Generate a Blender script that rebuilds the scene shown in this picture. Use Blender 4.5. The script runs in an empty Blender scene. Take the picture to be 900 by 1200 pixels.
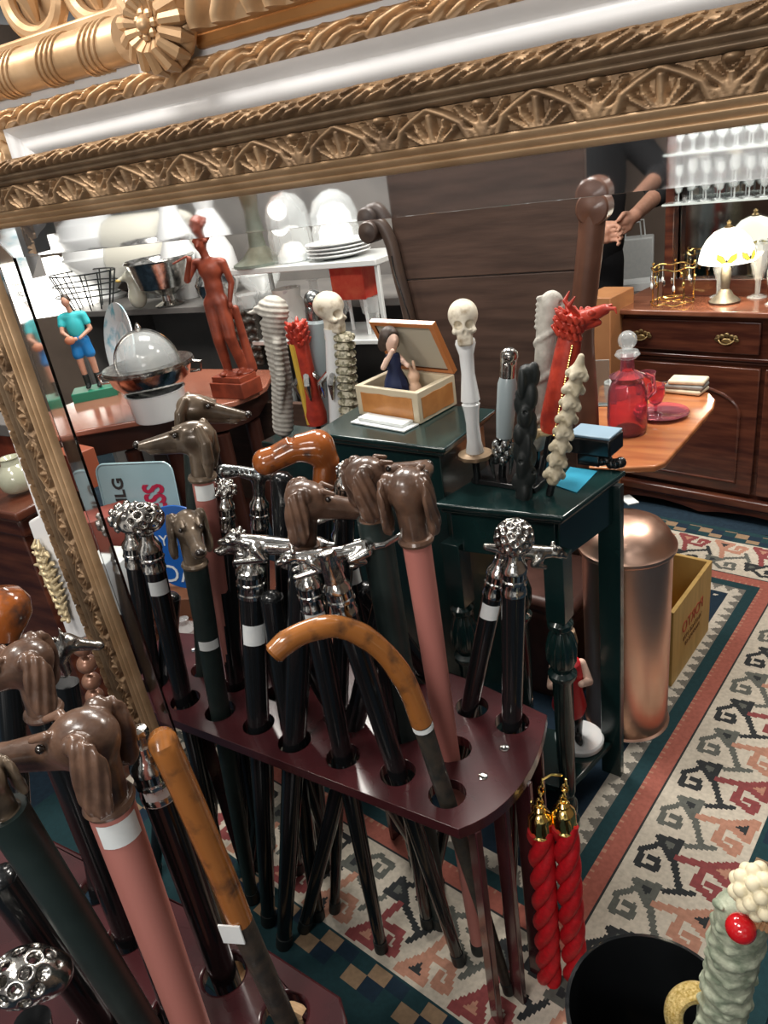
import bpy, bmesh, math, random
import numpy as np
from mathutils import Vector, Matrix, Euler
random.seed(7)
rng = np.random.default_rng(5)
PI = math.pi
COL = bpy.context.scene.collection

# ------------------------------------------------------------------ camera geometry
FPX = 868.0; EYE = 1.5
def _n(v):
    v = np.array(v, float); return v/np.linalg.norm(v)
_D = _n((280, 1800, FPX)); _Z = -_D
_X = _n((1511, 184, -FPX)); _X = _n(_X-_Z*_X.dot(_Z)); _Y = np.cross(_Z, _X)
RC = np.array([_X, _Y, _Z])           # camera (x right, y down, z forward) -> world
YAW = math.degrees(math.atan2(RC[1, 0], RC[0, 0]))   # heading of picture-right in the room
def ray(u, v): return RC@np.array([(u-450)/FPX, (v-600)/FPX, 1.0])
def at(u, v, z):
    r = ray(u, v); t = (z-EYE)/r[2]; return Vector((r[0]*t, r[1]*t, z))
def aty(u, v, y):
    r = ray(u, v); t = y/r[1]; return Vector((r[0]*t, y, EYE+r[2]*t))
def depth(p): return float((RC.T@(np.array(p, float)-np.array([0, 0, EYE])))[2])
def size(p, px): return px*depth(p)/FPX
def above(b, u, v):
    """point of the sight line (u,v) that stands closest to the upright through b"""
    r = ray(u, v); t = (b[0]*r[0]+b[1]*r[1])/(r[0]**2+r[1]**2)
    return Vector((r[0]*t, r[1]*t, EYE+r[2]*t))

# ------------------------------------------------------------------ materials
MATS = {}
def mat(name, c1, c2=None, rough=.5, metal=0, scale=20, bump=0, bscale=None, trans=0, emis=None, es=0,
        stretch=None, coat=0, detail=4, lo=.35, hi=.65, ior=1.45, wave=None, alpha=1, sub=0):
    if name in MATS: return MATS[name]
    m = bpy.data.materials.new(name); m.use_nodes = True; nt = m.node_tree
    b = nt.nodes['Principled BSDF']; L = nt.links.new
    def rgba(c): return (c[0], c[1], c[2], 1)
    b.inputs['Base Color'].default_value = rgba(c1)
    b.inputs['Roughness'].default_value = rough; b.inputs['Metallic'].default_value = metal
    b.inputs['Transmission Weight'].default_value = trans; b.inputs['IOR'].default_value = ior
    b.inputs['Coat Weight'].default_value = coat; b.inputs['Coat Roughness'].default_value = .12
    b.inputs['Subsurface Weight'].default_value = sub; b.inputs['Alpha'].default_value = alpha
    if sub: b.inputs['Subsurface Radius'].default_value = (.01, .006, .004)
    if emis: b.inputs['Emission Color'].default_value = rgba(emis); b.inputs['Emission Strength'].default_value = es
    if c2 or bump:
        tc = nt.nodes.new('ShaderNodeTexCoord'); mp = nt.nodes.new('ShaderNodeMapping')
        L(tc.outputs['Object'], mp.inputs['Vector'])
        if stretch: mp.inputs['Scale'].default_value = stretch
    if c2:
        if wave:
            n = nt.nodes.new('ShaderNodeTexWave'); n.inputs['Scale'].default_value = scale; n.inputs['Distortion'].default_value = wave
            n.inputs['Detail'].default_value = 3; n.inputs['Detail Scale'].default_value = 1.5
        else:
            n = nt.nodes.new('ShaderNodeTexNoise'); n.inputs['Scale'].default_value = scale; n.inputs['Detail'].default_value = detail
        L(mp.outputs[0], n.inputs['Vector'])
        r = nt.nodes.new('ShaderNodeValToRGB'); L(n.outputs['Fac'] if 'Fac' in n.outputs else n.outputs[0], r.inputs[0])
        r.color_ramp.elements[0].position = lo; r.color_ramp.elements[1].position = hi
        r.color_ramp.elements[0].color = rgba(c1); r.color_ramp.elements[1].color = rgba(c2)
        L(r.outputs[0], b.inputs['Base Color'])
    if bump:
        n = nt.nodes.new('ShaderNodeTexNoise'); n.inputs['Scale'].default_value = bscale or scale*2; n.inputs['Detail'].default_value = 5
        L(mp.outputs[0], n.inputs['Vector'])
        bp = nt.nodes.new('ShaderNodeBump'); bp.inputs['Strength'].default_value = bump; bp.inputs['Distance'].default_value = .002
        L(n.outputs[0], bp.inputs['Height']); L(bp.outputs[0], b.inputs['Normal'])
    MATS[name] = m; return m

# ------------------------------------------------------------------ mesh builder
class MB:
    def __init__(s, M=None): s.v = []; s.f = []; s.mi = []; s.M = M or Matrix(); s.cur = 0
    def add(s, vs, fs):
        o = len(s.v); M = s.M
        s.v += [tuple(M@Vector(v)) for v in vs]
        s.f += [tuple(i+o for i in f) for f in fs]; s.mi += [s.cur]*len(fs); return s
    def box(s, c, d, rz=0, R=None):
        R = R or Matrix.Rotation(math.radians(rz), 3, 'Z'); h = Vector(d)/2; c = Vector(c)
        vs = [c+R@Vector((x*h.x, y*h.y, z*h.z)) for z in (-1, 1) for y in (-1, 1) for x in (-1, 1)]
        return s.add(vs, [(0, 2, 3, 1), (4, 5, 7, 6), (0, 1, 5, 4), (2, 6, 7, 3), (0, 4, 6, 2), (1, 3, 7, 5)])
    def lathe(s, prof, c=(0, 0, 0), n=32, R=None, sq=None, flute=None):
        R = R or Matrix.Identity(3); c = Vector(c); vs = []; fs = []
        for i, (r, z) in enumerate(prof):
            for k in range(n):
                a = 2*PI*k/n; rr = r
                if flute and flute[0] <= z <= flute[1]: rr = r*(1+flute[3]*math.cos(a*flute[2]))
                vs.append(c+R@Vector((rr*math.cos(a), rr*math.sin(a), z)))
        for i in range(len(prof)-1):
            for k in range(n):
                k2 = (k+1) % n; fs.append((i*n+k, i*n+k2, (i+1)*n+k2, (i+1)*n+k))
        if prof[0][0] > 1e-6: fs.append(tuple(range(n))[::-1])
        if prof[-1][0] > 1e-6: fs.append(tuple((len(prof)-1)*n+k for k in range(n)))
        return s.add(vs, fs)
    def tube(s, pts, rad, n=12, closed=False, flat=1.0, cap=True):
        P = [Vector(p) for p in pts]; m = len(P)
        if not hasattr(rad, '__len__'): rad = [rad]*m
        vs = []; fs = []; up = None
        for i, p in enumerate(P):
            a = P[i-1] if (i or closed) else p; b = P[(i+1) % m] if (i < m-1 or closed) else p
            t = (b-a).normalized()
            if up is None:
                up = Vector((0, 0, 1)) if abs(t.z) < .9 else Vector((1, 0, 0))
            x = (up-t*up.dot(t)).normalized(); y = t.cross(x); up = x
            for k in range(n):
                q = 2*PI*k/n; vs.append(p+(x*math.cos(q)*flat+y*math.sin(q))*rad[i])
        for i in range(m if closed else m-1):
            j = (i+1) % m
            for k in range(n):
                k2 = (k+1) % n; fs.append((i*n+k, i*n+k2, j*n+k2, j*n+k))
        if cap and not closed: fs.append(tuple(range(n))[::-1]); fs.append(tuple((m-1)*n+k for k in range(n)))
        return s.add(vs, fs)
    def ball(s, c, r, n=16, R=None):
        if not hasattr(r, '__len__'): r = (r, r, r)
        R = R or Matrix.Identity(3); c = Vector(c); vs = [c+R@Vector((0, 0, -r[2]))]; fs = []; h = n//2
        for i in range(1, h):
            th = PI*i/h-PI/2
            for k in range(n):
                a = 2*PI*k/n; vs.append(c+R@Vector((r[0]*math.cos(th)*math.cos(a), r[1]*math.cos(th)*math.sin(a), r[2]*math.sin(th))))
        vs.append(c+R@Vector((0, 0, r[2]))); e = len(vs)-1
        for k in range(n):
            k2 = (k+1) % n; fs.append((0, 1+k2, 1+k)); fs.append((e, 1+(h-2)*n+k, 1+(h-2)*n+k2))
            for i in range(h-2): fs.append((1+i*n+k, 1+i*n+k2, 1+(i+1)*n+k2, 1+(i+1)*n+k))
        return s.add(vs, fs)
    def prism(s, pts, z0, z1):
        n = len(pts); vs = [(x, y, z0) for x, y in pts]+[(x, y, z1) for x, y in pts]
        return s.add(vs, [tuple(range(n))[::-1], tuple(range(n, 2*n))]+[(i, (i+1) % n, n+(i+1) % n, n+i) for i in range(n)])
    def build(s, name, m, parent=None, smooth=35, bev=0, seg=2):
        me = bpy.data.meshes.new(name); off = parent_world(parent) if parent is not None else Vector()
        me.from_pydata([tuple(Vector(v)-off) for v in s.v], [], s.f)
        ms = m if isinstance(m, (list, tuple)) else [m]
        for q in ms: me.materials.append(q)
        if len(ms) > 1: me.polygons.foreach_set('material_index', s.mi)
        return link(name, me, parent, smooth, bev, seg)
def parent_world(p):
    v = Vector()
    while p is not None: v += Vector(p.location); p = p.parent
    return v
def link(name, me, parent=None, smooth=35, bev=0, seg=2):
    me.update()
    if smooth:
        me.polygons.foreach_set('use_smooth', [True]*len(me.polygons))
        if smooth < 180: me.set_sharp_from_angle(angle=math.radians(smooth))
    o = bpy.data.objects.new(name, me); COL.objects.link(o)
    if parent is not None: o.parent = parent
    if bev:
        b = o.modifiers.new('Bevel', 'BEVEL'); b.width = bev; b.segments = seg; b.limit_method = 'ANGLE'; b.angle_limit = math.radians(40)
    return o
def rotobj(o, M3):
    o.rotation_mode = 'QUATERNION'; o.rotation_quaternion = M3.to_quaternion()
USED = set()
def thing(name, label, cat, loc=(0, 0, 0), group=None, rz=0):
    o = bpy.data.objects.new(name, None); COL.objects.link(o); o.location = loc; o.rotation_euler = (0, 0, rz)
    o.empty_display_size = .05
    return tag(o, label, cat, group)
def tag(o, label, cat, group=None):
    o['label'] = label; o['category'] = cat
    if group: o['group'] = group
    if label in USED and not group: print('DUP LABEL', label)
    USED.add(label); return o
def struct(o): o['kind'] = 'structure'; return o
def frame(d, x=None):
    """3x3 with local z along d"""
    z = Vector(d).normalized(); x = Vector(x or (1, 0, 0)); x = (x-z*x.dot(z)).normalized(); y = z.cross(x)
    return Matrix((x, y, z)).transposed()
def Rz(deg): return Matrix.Rotation(math.radians(deg), 3, 'Z')
def T(c, rz=0, sc=1): return Matrix.Translation(Vector(c))@Matrix.Rotation(math.radians(rz), 4, 'Z')@Matrix.Scale(sc, 4)

# ------------------------------------------------------------------ sculpting with distance fields
def ell(c, r, R=None):
    c = np.array(c, float); r = np.array(r, float)
    def f(p):
        q = p-c
        if R is not None: q = q@np.array(R)
        k0 = np.sqrt(((q/r)**2).sum(-1)); k1 = np.sqrt(((q/(r*r))**2).sum(-1))+1e-9
        return k0*(k0-1)/k1
    f.bb = (c-r.max()*1.05, c+r.max()*1.05) if R is not None else (c-r*1.05, c+r*1.05); return f
def cap(a, b, ra, rb=None, flat=None):
    a = np.array(a, float); b = np.array(b, float); rb = ra if rb is None else rb
    def f(p):
        pa = p-a; ba = b-a
        if flat is not None:                     # squash across one direction
            ax = np.array(flat[:3], float); pa = pa+np.outer((pa@ax).ravel(), ax).reshape(pa.shape)*(1/flat[3]-1)
        h = np.clip((pa@ba)/(ba@ba+1e-12), 0, 1)
        d = np.sqrt(((pa-h[..., None]*ba)**2).sum(-1))-(ra+(rb-ra)*h)
        return d*(flat[3] if flat is not None else 1)
    m = max(ra, rb); f.bb = (np.minimum(a, b)-m, np.maximum(a, b)+m); return f
def chain(pts, rs):
    fs = [cap(pts[i], pts[i+1], rs[i], rs[i+1]) for i in range(len(pts)-1)]
    def f(p):
        d = fs[0](p)
        for g in fs[1:]: d = np.minimum(d, g(p))
        return d
    f.bb = (np.min([g.bb[0] for g in fs], 0), np.max([g.bb[1] for g in fs], 0)); return f
def sbox(c, h, r=.002, R=None):
    c = np.array(c, float); h = np.array(h, float)
    def f(p):
        q = p-c
        if R is not None: q = q@np.array(R)
        q = np.abs(q)-h+r
        return np.sqrt((np.maximum(q, 0)**2).sum(-1))+np.minimum(q.max(-1), 0)-r
    m = np.linalg.norm(h) if R is not None else h
    f.bb = (c-m, c+m); return f
SC = {}
def sculpt(key, prims, h, disp=None):
    """prims: list of (op, k, field); op '+' joins, '-' carves. Returns a cached mesh (no material)."""
    if key in SC: return SC[key]
    lo = np.min([p[2].bb[0] for p in prims if p[0] == '+'], 0)-3*h-.002; hi = np.max([p[2].bb[1] for p in prims if p[0] == '+'], 0)+3*h+.002
    n = np.maximum(4, np.ceil((hi-lo)/h).astype(int)+1)
    g = np.stack(np.meshgrid(*[lo[i]+h*np.arange(n[i]) for i in range(3)], indexing='ij'), -1).astype(np.float32)
    F = np.full(g.shape[:3], 1.0, np.float32)
    for op, k, fn in prims:
        m = k+4*h
        i0 = np.clip(((fn.bb[0]-m-lo)/h).astype(int), 0, n-1); i1 = np.clip(((fn.bb[1]+m-lo)/h).astype(int)+2, 1, n)
        sl = tuple(slice(a, b) for a, b in zip(i0, i1)); d = fn(g[sl].astype(float)); A = F[sl]
        if op == '+':
            q = np.clip(.5+.5*(A-d)/max(k, 1e-6), 0, 1); F[sl] = A*(1-q)+d*q-k*q*(1-q)
        else:
            d = -d; q = np.clip(.5-.5*(A-d)/max(k, 1e-6), 0, 1); F[sl] = A*(1-q)+d*q+k*q*(1-q)
    S = F < 0; idx = np.full(np.array(F.shape)-1, -1, int)
    c = [S[i:F.shape[0]-1+i, j:F.shape[1]-1+j, l:F.shape[2]-1+l] for i in (0, 1) for j in (0, 1) for l in (0, 1)]
    s = sum(x.astype(int) for x in c); mix = (s > 0) & (s < 8); cells = np.argwhere(mix); idx[mix] = np.arange(len(cells))
    acc = np.zeros((len(cells), 3)); cnt = np.zeros(len(cells))
    cs = [(i, j, l) for i in (0, 1) for j in (0, 1) for l in (0, 1)]
    for a in cs:
        for ax in range(3):
            if a[ax]: continue
            b = list(a); b[ax] = 1
            fa = F[tuple((cells+a).T)]; fb = F[tuple((cells+b).T)]; x = (fa < 0) != (fb < 0)
            t = np.where(x, fa/(fa-fb+1e-20), 0); p = np.tile(np.array(a, float), (len(cells), 1)); p[:, ax] += t
            acc[x] += p[x]; cnt[x] += 1
    V = lo+h*(cells+acc/np.maximum(cnt, 1)[:, None]); faces = []
    for ax in range(3):
        u, w = (ax+1) % 3, (ax+2) % 3
        A = S.take(range(F.shape[ax]-1), ax); B = S.take(range(1, F.shape[ax]), ax); e = np.argwhere(A != B)
        e = e[(e[:, u] > 0) & (e[:, w] > 0) & (e[:, u] < F.shape[u]-1) & (e[:, w] < F.shape[w]-1)]
        sa = S[tuple(e.T)]; q = []
        for du, dw in ((1, 1), (0, 1), (0, 0), (1, 0)):
            k = e.copy(); k[:, u] -= du; k[:, w] -= dw; q.append(idx[tuple(k.T)])
        Q = np.stack(q, -1); Q[~sa] = Q[~sa][:, ::-1]; faces.append(Q)
    Q = np.concatenate(faces)
    if disp is not None: V = disp(V)
    me = bpy.data.meshes.new(key); me.from_pydata(V.tolist(), [], Q.tolist()); me.update()
    me.polygons.foreach_set('use_smooth', [True]*len(me.polygons))
    SC[key] = me; return me
def place(name, me, m, parent, loc=(0, 0, 0), R=None, sc=1):
    """link a sculpted mesh (shared data) as a part"""
    key = (me.name, m.name)
    if key not in SC:
        k = me.copy() if len(me.materials) else me
        if k is not me: k.materials.clear()
        k.materials.append(m); SC[key] = k
    o = bpy.data.objects.new(name, SC[key]); COL.objects.link(o)
    if parent is not None: o.parent = parent
    o.location = loc
    if R is not None: rotobj(o, R)
    o.scale = (sc, sc, sc) if not hasattr(sc, '__len__') else sc
    return o
def textmesh(s, h, depth_=.0006, mirror=False, bold=0):
    cu = bpy.data.curves.new('t', 'FONT'); cu.body = s; cu.size = h; cu.extrude = depth_; cu.align_x = 'CENTER'; cu.align_y = 'CENTER'; cu.resolution_u = 3; cu.offset = h*bold
    o = bpy.data.objects.new('t', cu); COL.objects.link(o); bpy.context.view_layer.update()
    me = bpy.data.meshes.new_from_object(o.evaluated_get(bpy.context.evaluated_depsgraph_get()))
    bpy.data.objects.remove(o); bpy.data.curves.remove(cu)
    if mirror:
        for v in me.vertices: v.co.x *= -1
    return me
def text(s, h, m, parent, loc, R, mirror=False, name='lettering', sx=1, sy=1, bold=0):
    me = textmesh(s, h, mirror=mirror, bold=bold); me.materials.clear(); me.materials.append(m)
    for v in me.vertices: v.co.x *= sx; v.co.y *= sy
    o = bpy.data.objects.new(name, me); COL.objects.link(o); o.parent = parent; o.location = loc; rotobj(o, R); return o
# ================================================================== materials
GOLD = mat('antique_gold', (.42, .27, .15), (.19, .12, .07), rough=.5, metal=.45, scale=40, bump=.25, bscale=160, lo=.4, hi=.72)
GOLDL = mat('pale_gilt', (.74, .50, .29), (.54, .34, .18), rough=.42, metal=.45, scale=18, bump=.15, bscale=90)
GOLDB = mat('bright_gold', (1, .72, .25), rough=.12, metal=1)
GILT = mat('dull_gilt', (.22, .15, .095), (.34, .24, .15), rough=.45, metal=.4, scale=30, bump=.2, bscale=140)
WHITE = mat('white_painted_wood', (.88, .87, .86), (.80, .79, .78), rough=.35, scale=6, coat=.2)
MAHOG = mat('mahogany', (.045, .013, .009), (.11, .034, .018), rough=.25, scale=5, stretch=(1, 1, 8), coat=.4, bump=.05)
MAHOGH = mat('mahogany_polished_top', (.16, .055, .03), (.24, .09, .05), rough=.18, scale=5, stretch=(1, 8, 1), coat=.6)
CHERRY = mat('cherry_stained_board', (.036, .009, .011), (.058, .013, .015), rough=.2, scale=9, coat=.5)
DARKW = mat('dark_brown_plank', (.05, .028, .02), (.10, .058, .042), rough=.55, scale=4, stretch=(1, 1, 9), bump=.2, bscale=30)
WALNUT = mat('walnut', (.09, .04, .026), (.15, .07, .045), rough=.35, scale=8, coat=.3)
GREENB = mat('green_black_lacquer', (.005, .020, .020), (.008, .030, .029), rough=.22, scale=10, coat=.5)
BLACK = mat('black_lacquer', (.008, .009, .010), rough=.18, coat=.4)
BLACKM = mat('black_matt', (.012, .016, .016), rough=.5)
SHAFTG = mat('green_black_shaft', (.014, .024, .022), (.02, .032, .03), rough=.4, scale=30)
PINK = mat('pink_stained_wood', (.42, .15, .125), (.50, .20, .165), rough=.5, scale=10, stretch=(1, 1, .12), bump=.05)
DOG = mat('brown_resin', (.050, .028, .020), (.17, .095, .062), rough=.3, scale=30, coat=.5, bump=.35, bscale=110, detail=6, lo=.32, hi=.62)
DOGG = mat('grey_bronze_resin', (.08, .058, .040), (.22, .165, .115), rough=.28, metal=.25, scale=25, coat=.4, bump=.1)
NOSE = mat('dark_nose', (.02, .015, .013), rough=.2, coat=.5)
EYEM = mat('glass_eye', (.012, .008, .006), rough=.05, coat=1)
SILVER = mat('silver', (.66, .64, .60), (.22, .21, .20), rough=.2, metal=1, scale=60, bump=.3, bscale=200)
CHROME = mat('polished_silver', (.74, .73, .70), (.42, .41, .39), rough=.13, metal=1, scale=50, bump=.25, bscale=140)
PEWTER = mat('dark_pewter', (.20, .22, .22), (.34, .35, .35), rough=.25, metal=1, scale=60, bump=.3, bscale=150)
BURL = mat('orange_burl', (.34, .095, .02), (.05, .03, .025), rough=.15, scale=26, coat=.8, detail=6, lo=.52, hi=.68)
CROOK = mat('bent_rattan', (.34, .125, .03), (.10, .045, .02), rough=.2, scale=34, coat=.7, stretch=(1, 1, 1), detail=6, lo=.5, hi=.7)
LABEL = mat('paper_tag', (.80, .83, .82), (.74, .78, .78), rough=.6, scale=60)
INK = mat('ink', (.03, .03, .03), rough=.6)
BONE = mat('bone', (.68, .62, .50), (.30, .22, .13), rough=.45, scale=70, bump=.3, bscale=120, lo=.52, hi=.75)
IVORY = mat('ivory_resin', (.62, .56, .42), (.42, .36, .24), rough=.45, scale=45, bump=.3, bscale=140)
STONEW = mat('grey_white_resin', (.50, .48, .43), (.36, .34, .30), rough=.5, scale=50, bump=.4, bscale=220)
PORC = mat('white_porcelain', (.80, .82, .82), rough=.12, coat=.6)
RED = mat('red_resin', (.52, .055, .03), (.30, .03, .02), rough=.35, scale=40, bump=.3, bscale=160)
REDCORD = mat('red_cord', (.55, .008, .015), (.40, .005, .01), rough=.5, scale=120, bump=.4, bscale=600)
TERRA = mat('terracotta', (.27, .055, .026), (.15, .028, .014), rough=.4, scale=20, bump=.2)
COPPER = mat('copper', (.95, .64, .50), (.86, .50, .36), rough=.32, metal=1, scale=5, bump=.06, bscale=18)
PINE = mat('pine_box', (.62, .40, .13), (.50, .31, .09), rough=.55, scale=6, stretch=(1, 6, 1))
GLASS = mat('clear_glass', (.85, .90, .90), rough=.04, coat=1, alpha=.30)
BEVELG = mat('edge_glass', (.97, .98, 1), rough=.04, trans=1, ior=1.36)
CRAN = mat('cranberry_glass', (1, .30, .38), rough=.04, trans=.85, ior=1.4)
GREENP = mat('green_paint', (.02, .20, .12), rough=.4)
SKIN = mat('skin', (.55, .30, .21), (.48, .25, .17), rough=.5, scale=60, sub=.1)
BLKCLOTH = mat('black_cloth', (.012, .013, .015), rough=.9, scale=200, bump=.2)
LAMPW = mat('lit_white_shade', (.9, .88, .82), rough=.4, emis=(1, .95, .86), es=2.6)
SHADEW = mat('frosted_glass_shade', (.72, .70, .60), rough=.25, emis=(1, .97, .85), es=.12)
TEALT = mat('blue_glow_plate', (.05, .35, .45), rough=.25)

# ================================================================== camera, world, lights
sc = bpy.context.scene
cam = bpy.data.cameras.new('camera'); co = bpy.data.objects.new('camera', cam); COL.objects.link(co); sc.camera = co
cam.sensor_fit = 'HORIZONTAL'; cam.sensor_width = 36; cam.lens = FPX/900*36; cam.clip_start = .02
Mc = Matrix([[RC[i][0], -RC[i][1], -RC[i][2], (0, 0, EYE)[i]] for i in range(3)]+[[0, 0, 0, 1]]); co.matrix_world = Mc
sc.view_settings.view_transform = 'Standard'; sc.view_settings.look = 'None'; sc.view_settings.gamma = 1
sc.view_settings.use_curve_mapping = False; sc.view_settings.exposure = 0.35
try: sc.cycles.use_denoising = True
except Exception: pass
sc.cycles.max_bounces = 8; sc.cycles.sample_clamp_indirect = 4; sc.cycles.caustics_reflective = False; sc.cycles.caustics_refractive = False
w = bpy.data.worlds.new('World'); sc.world = w; w.use_nodes = True; nt = w.node_tree; bg = nt.nodes['Background']
tc = nt.nodes.new('ShaderNodeTexCoord'); nz = nt.nodes.new('ShaderNodeTexNoise'); nz.inputs['Scale'].default_value = 3.2; nz.inputs['Detail'].default_value = 2
rp = nt.nodes.new('ShaderNodeValToRGB'); nt.links.new(tc.outputs['Generated'], nz.inputs['Vector']); nt.links.new(nz.outputs['Fac'], rp.inputs[0])
rp.color_ramp.elements[0].position = .42; rp.color_ramp.elements[1].position = .66
rp.color_ramp.elements[0].color = (.05, .055, .06, 1); rp.color_ramp.elements[1].color = (1.0, .97, .92, 1)
nt.links.new(rp.outputs[0], bg.inputs['Color']); bg.inputs['Strength'].default_value = .55
def area(name, loc, tgt, sx, sy, power, color=(1, .95, .88)):
    l = bpy.data.lights.new(name, 'AREA'); l.shape = 'RECTANGLE'; l.size = sx; l.size_y = sy; l.energy = power; l.color = color
    o = bpy.data.objects.new(name, l); COL.objects.link(o); o.location = loc
    o.rotation_euler = (Vector(tgt)-Vector(loc)).to_track_quat('-Z', 'Y').to_euler(); return o
area('ceiling_light', (-.9, 1.9, 2.65), (-.8, 1.8, 0), .5, .5, 26)
area('ceiling_light', (-2.2, 2.3, 2.65), (-2.1, 2.4, 0), .8, .8, 44)
area('ceiling_light', (.2, 2.5, 2.65), (-.1, 2.2, 0), .5, .5, 30, (1, .93, .84))
area('ceiling_light', (-.6, -.3, 2.65), (-.6, .4, 0), .6, .4, 16, (1, .97, .93))
area('front_fill_light', (-.1, -1.1, 1.55), (-.5, .6, 1.3), .7, .35, 9, (1, .95, .9))  # added fill behind the camera, brightens the frame and front canes
area('ceiling_light', (-1.5, .1, 2.4), (-.6, .65, 1.5), .3, .3, 12, (1, .93, .84))

# ================================================================== setting
def slab(name, c, d, m, rz=0):
    return struct(MB().box(c, d, rz).build(name, m, smooth=0))
CARPET = mat('blue_carpet', (.005, .018, .034), (.009, .028, .048), rough=.95, scale=60, bump=.5, bscale=500)
slab('floor', (-1.2, 1.6, -.05), (8.4, 8, .1), CARPET)
WALLM = mat('warm_wall', (.20, .15, .12), (.26, .2, .16), rough=.8, scale=3)
slab('wall_back', (-1.2, 5.55, 1.35), (8.4, .1, 2.7), WALLM)
slab('wall_right', (2.95, 1.6, 1.35), (.1, 8, 2.7), WALLM)
slab('wall_left', (-5.35, 1.6, 1.35), (.1, 8, 2.7), WALLM)

# ---- rug: knotted pattern drawn cell by cell
def seg_d(A, B, p, q):
    p = np.array(p); q = np.array(q); d = q-p; t = np.clip(((A-p[0])*d[0]+(B-p[1])*d[1])/(d@d+1e-12), 0, 1)
    return np.hypot(A-p[0]-t*d[0], B-p[1]-t*d[1])
def inpoly(A, B, pts):
    r = np.zeros(A.shape, bool); n = len(pts)
    for i in range(n):
        (x1, y1), (x2, y2) = pts[i], pts[(i+1) % n]
        if y1 == y2: continue
        c = ((y1 > B) != (y2 > B)) & (A < (x2-x1)*(B-y1)/(y2-y1)+x1); r ^= c
    return r
RUGC = [(.006, .022, .042), (.55, .50, .42), (.008, .040, .048), (.36, .11, .08), (.56, .50, .41), (.025, .028, .030), (.11, .115, .10),
        (.24, .055, .055), (.44, .22, .15), (.30, .20, .12), (.16, .15, .13)]
RUGM = [mat('rug_wool_%s' % n, c, tuple(x*.8 for x in c), rough=.95, scale=90, bump=.4, bscale=700) for n, c in zip(
    'blue cream teal red beige black grey wine peach tan slate'.split(), RUGC)]
def border(a, b):
    """material index for a = across the border (m), b = along it"""
    M = np.zeros(a.shape, int)
    M[(a > -.026)] = 1
    tw = np.abs(((b/.042) % 1)-.5)*2
    M[(a > .018-.034*(1-tw)) & (a > -.02)] = 10; M[(a > .018)] = 2; M[a > .052] = 3
    M[(a > .052) & (a < .062) & (((b/.02) % 1) > .5)] = 8
    M[a > .098] = 5; M[a > .104] = 4; M[a > .325] = 2
    P = .27; bb = b % P
    for k, (dk, fill, pk, pf) in enumerate(((5, 6, 7, 8), (6, 5, 8, 5))):
        for sh in (-P, 0, P):
            q = bb-k*P/2+sh; x = a-.108; w = .0072
            st = np.minimum.reduce([seg_d(x, q, *s) for s in (((.035, .012), (.085, .0)), ((.085, .0), (.078, .055)), ((.035, .012), (.078, .055)),
                ((.075, .035), (.125, .125)), ((.098, .138), (.15, .112)), ((.046, .03), (.018, .062)), ((.018, .062), (.024, .105)), ((.024, .105), (.062, .098)),
                ((.062, .098), (.058, .072)), ((.058, .072), (.04, .076)))])
            M[inpoly(x, q, [(.035, .012), (.085, 0), (.078, .055)]) & (a > .1) & (a < .33)] = fill
            M[(st < w) & (a > .1) & (a < .325)] = dk
            st = np.minimum.reduce([seg_d(x, q, *s) for s in (((.092, .045), (.15, .030)), ((.15, .03), (.205, -.005)), ((.205, -.005), (.200, .055)), ((.2, .055), (.15, .03)),
                ((.150, .035), (.142, .088)), ((.142, .088), (.188, .105)), ((.188, .105), (.192, .078)), ((.192, .078), (.168, .074)))])
            M[inpoly(x, q, [(.15, .03), (.205, -.005), (.2, .055)]) & (a > .1) & (a < .33)] = pf if k else 8
            M[(st < .0088) & (a > .1) & (a < .325)] = pk
    ck = (a > .335) & (a < .40); M[ck & ((((a/.033).astype(int)+(b/.045).astype(int)) % 3) == 0)] = 9
    M[ck & ((((a/.033).astype(int)+(b/.045).astype(int)) % 3) == 1)] = 0
    M[a > .40] = 2
    return M
h_ = .005
na, nb = int(1.75/h_), int(2.35/h_)
ia = np.arange(na)*h_-1.3; ib = np.arange(nb)*h_-.42
A_, B_ = np.meshgrid(ia, ib, indexing='ij')
dd = np.maximum(np.maximum(A_, -B_), B_-1.36); along = np.where(A_ >= dd, B_, A_+.03)
MI = border(dd, along+5.4)
MI[(dd < -.05) & (dd > -.056) & (-B_ >= A_) & (((along*25).astype(int)) % 5 == 0)] = 1
orig = Vector((-.18, 2.37, 0)); ax = Vector((.984, -.17, 0)); ay = Vector((-.17, -.984, 0))
rt = thing('rug', 'blue wool rug with a cream border of black and red latch-hook motifs', 'rug', (orig.x, orig.y, 0))
ga = np.arange(na+1)*h_-1.3; gb = np.arange(nb+1)*h_-.42
GA, GB = np.meshgrid(ga, gb, indexing='ij')
V = np.stack([ax.x*GA+ay.x*GB, ax.y*GA+ay.y*GB, np.full(GA.shape, .010)], -1).reshape(-1, 3)
i, j = np.meshgrid(np.arange(na), np.arange(nb), indexing='ij'); w_ = nb+1
Q = np.stack([i*w_+j, i*w_+j+1, (i+1)*w_+j+1, (i+1)*w_+j], -1).reshape(-1, 4)
me = bpy.data.meshes.new('rug_pile'); me.from_pydata(V.tolist(), [], Q.tolist())
for q in RUGM: me.materials.append(q)
me.polygons.foreach_set('material_index', MI.reshape(-1).tolist())
link('rug_pile', me, rt, 0)
b_ = MB(); c_ = [orig+ax*x+ay*y for x, y in ((-1.3, -.42), (.45, -.42), (.45, 1.93), (-1.3, 1.93))]
b_.prism([(p.x, p.y) for p in c_], .0, .0095).build('rug_backing', RUGM[2], rt, smooth=0)

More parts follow.
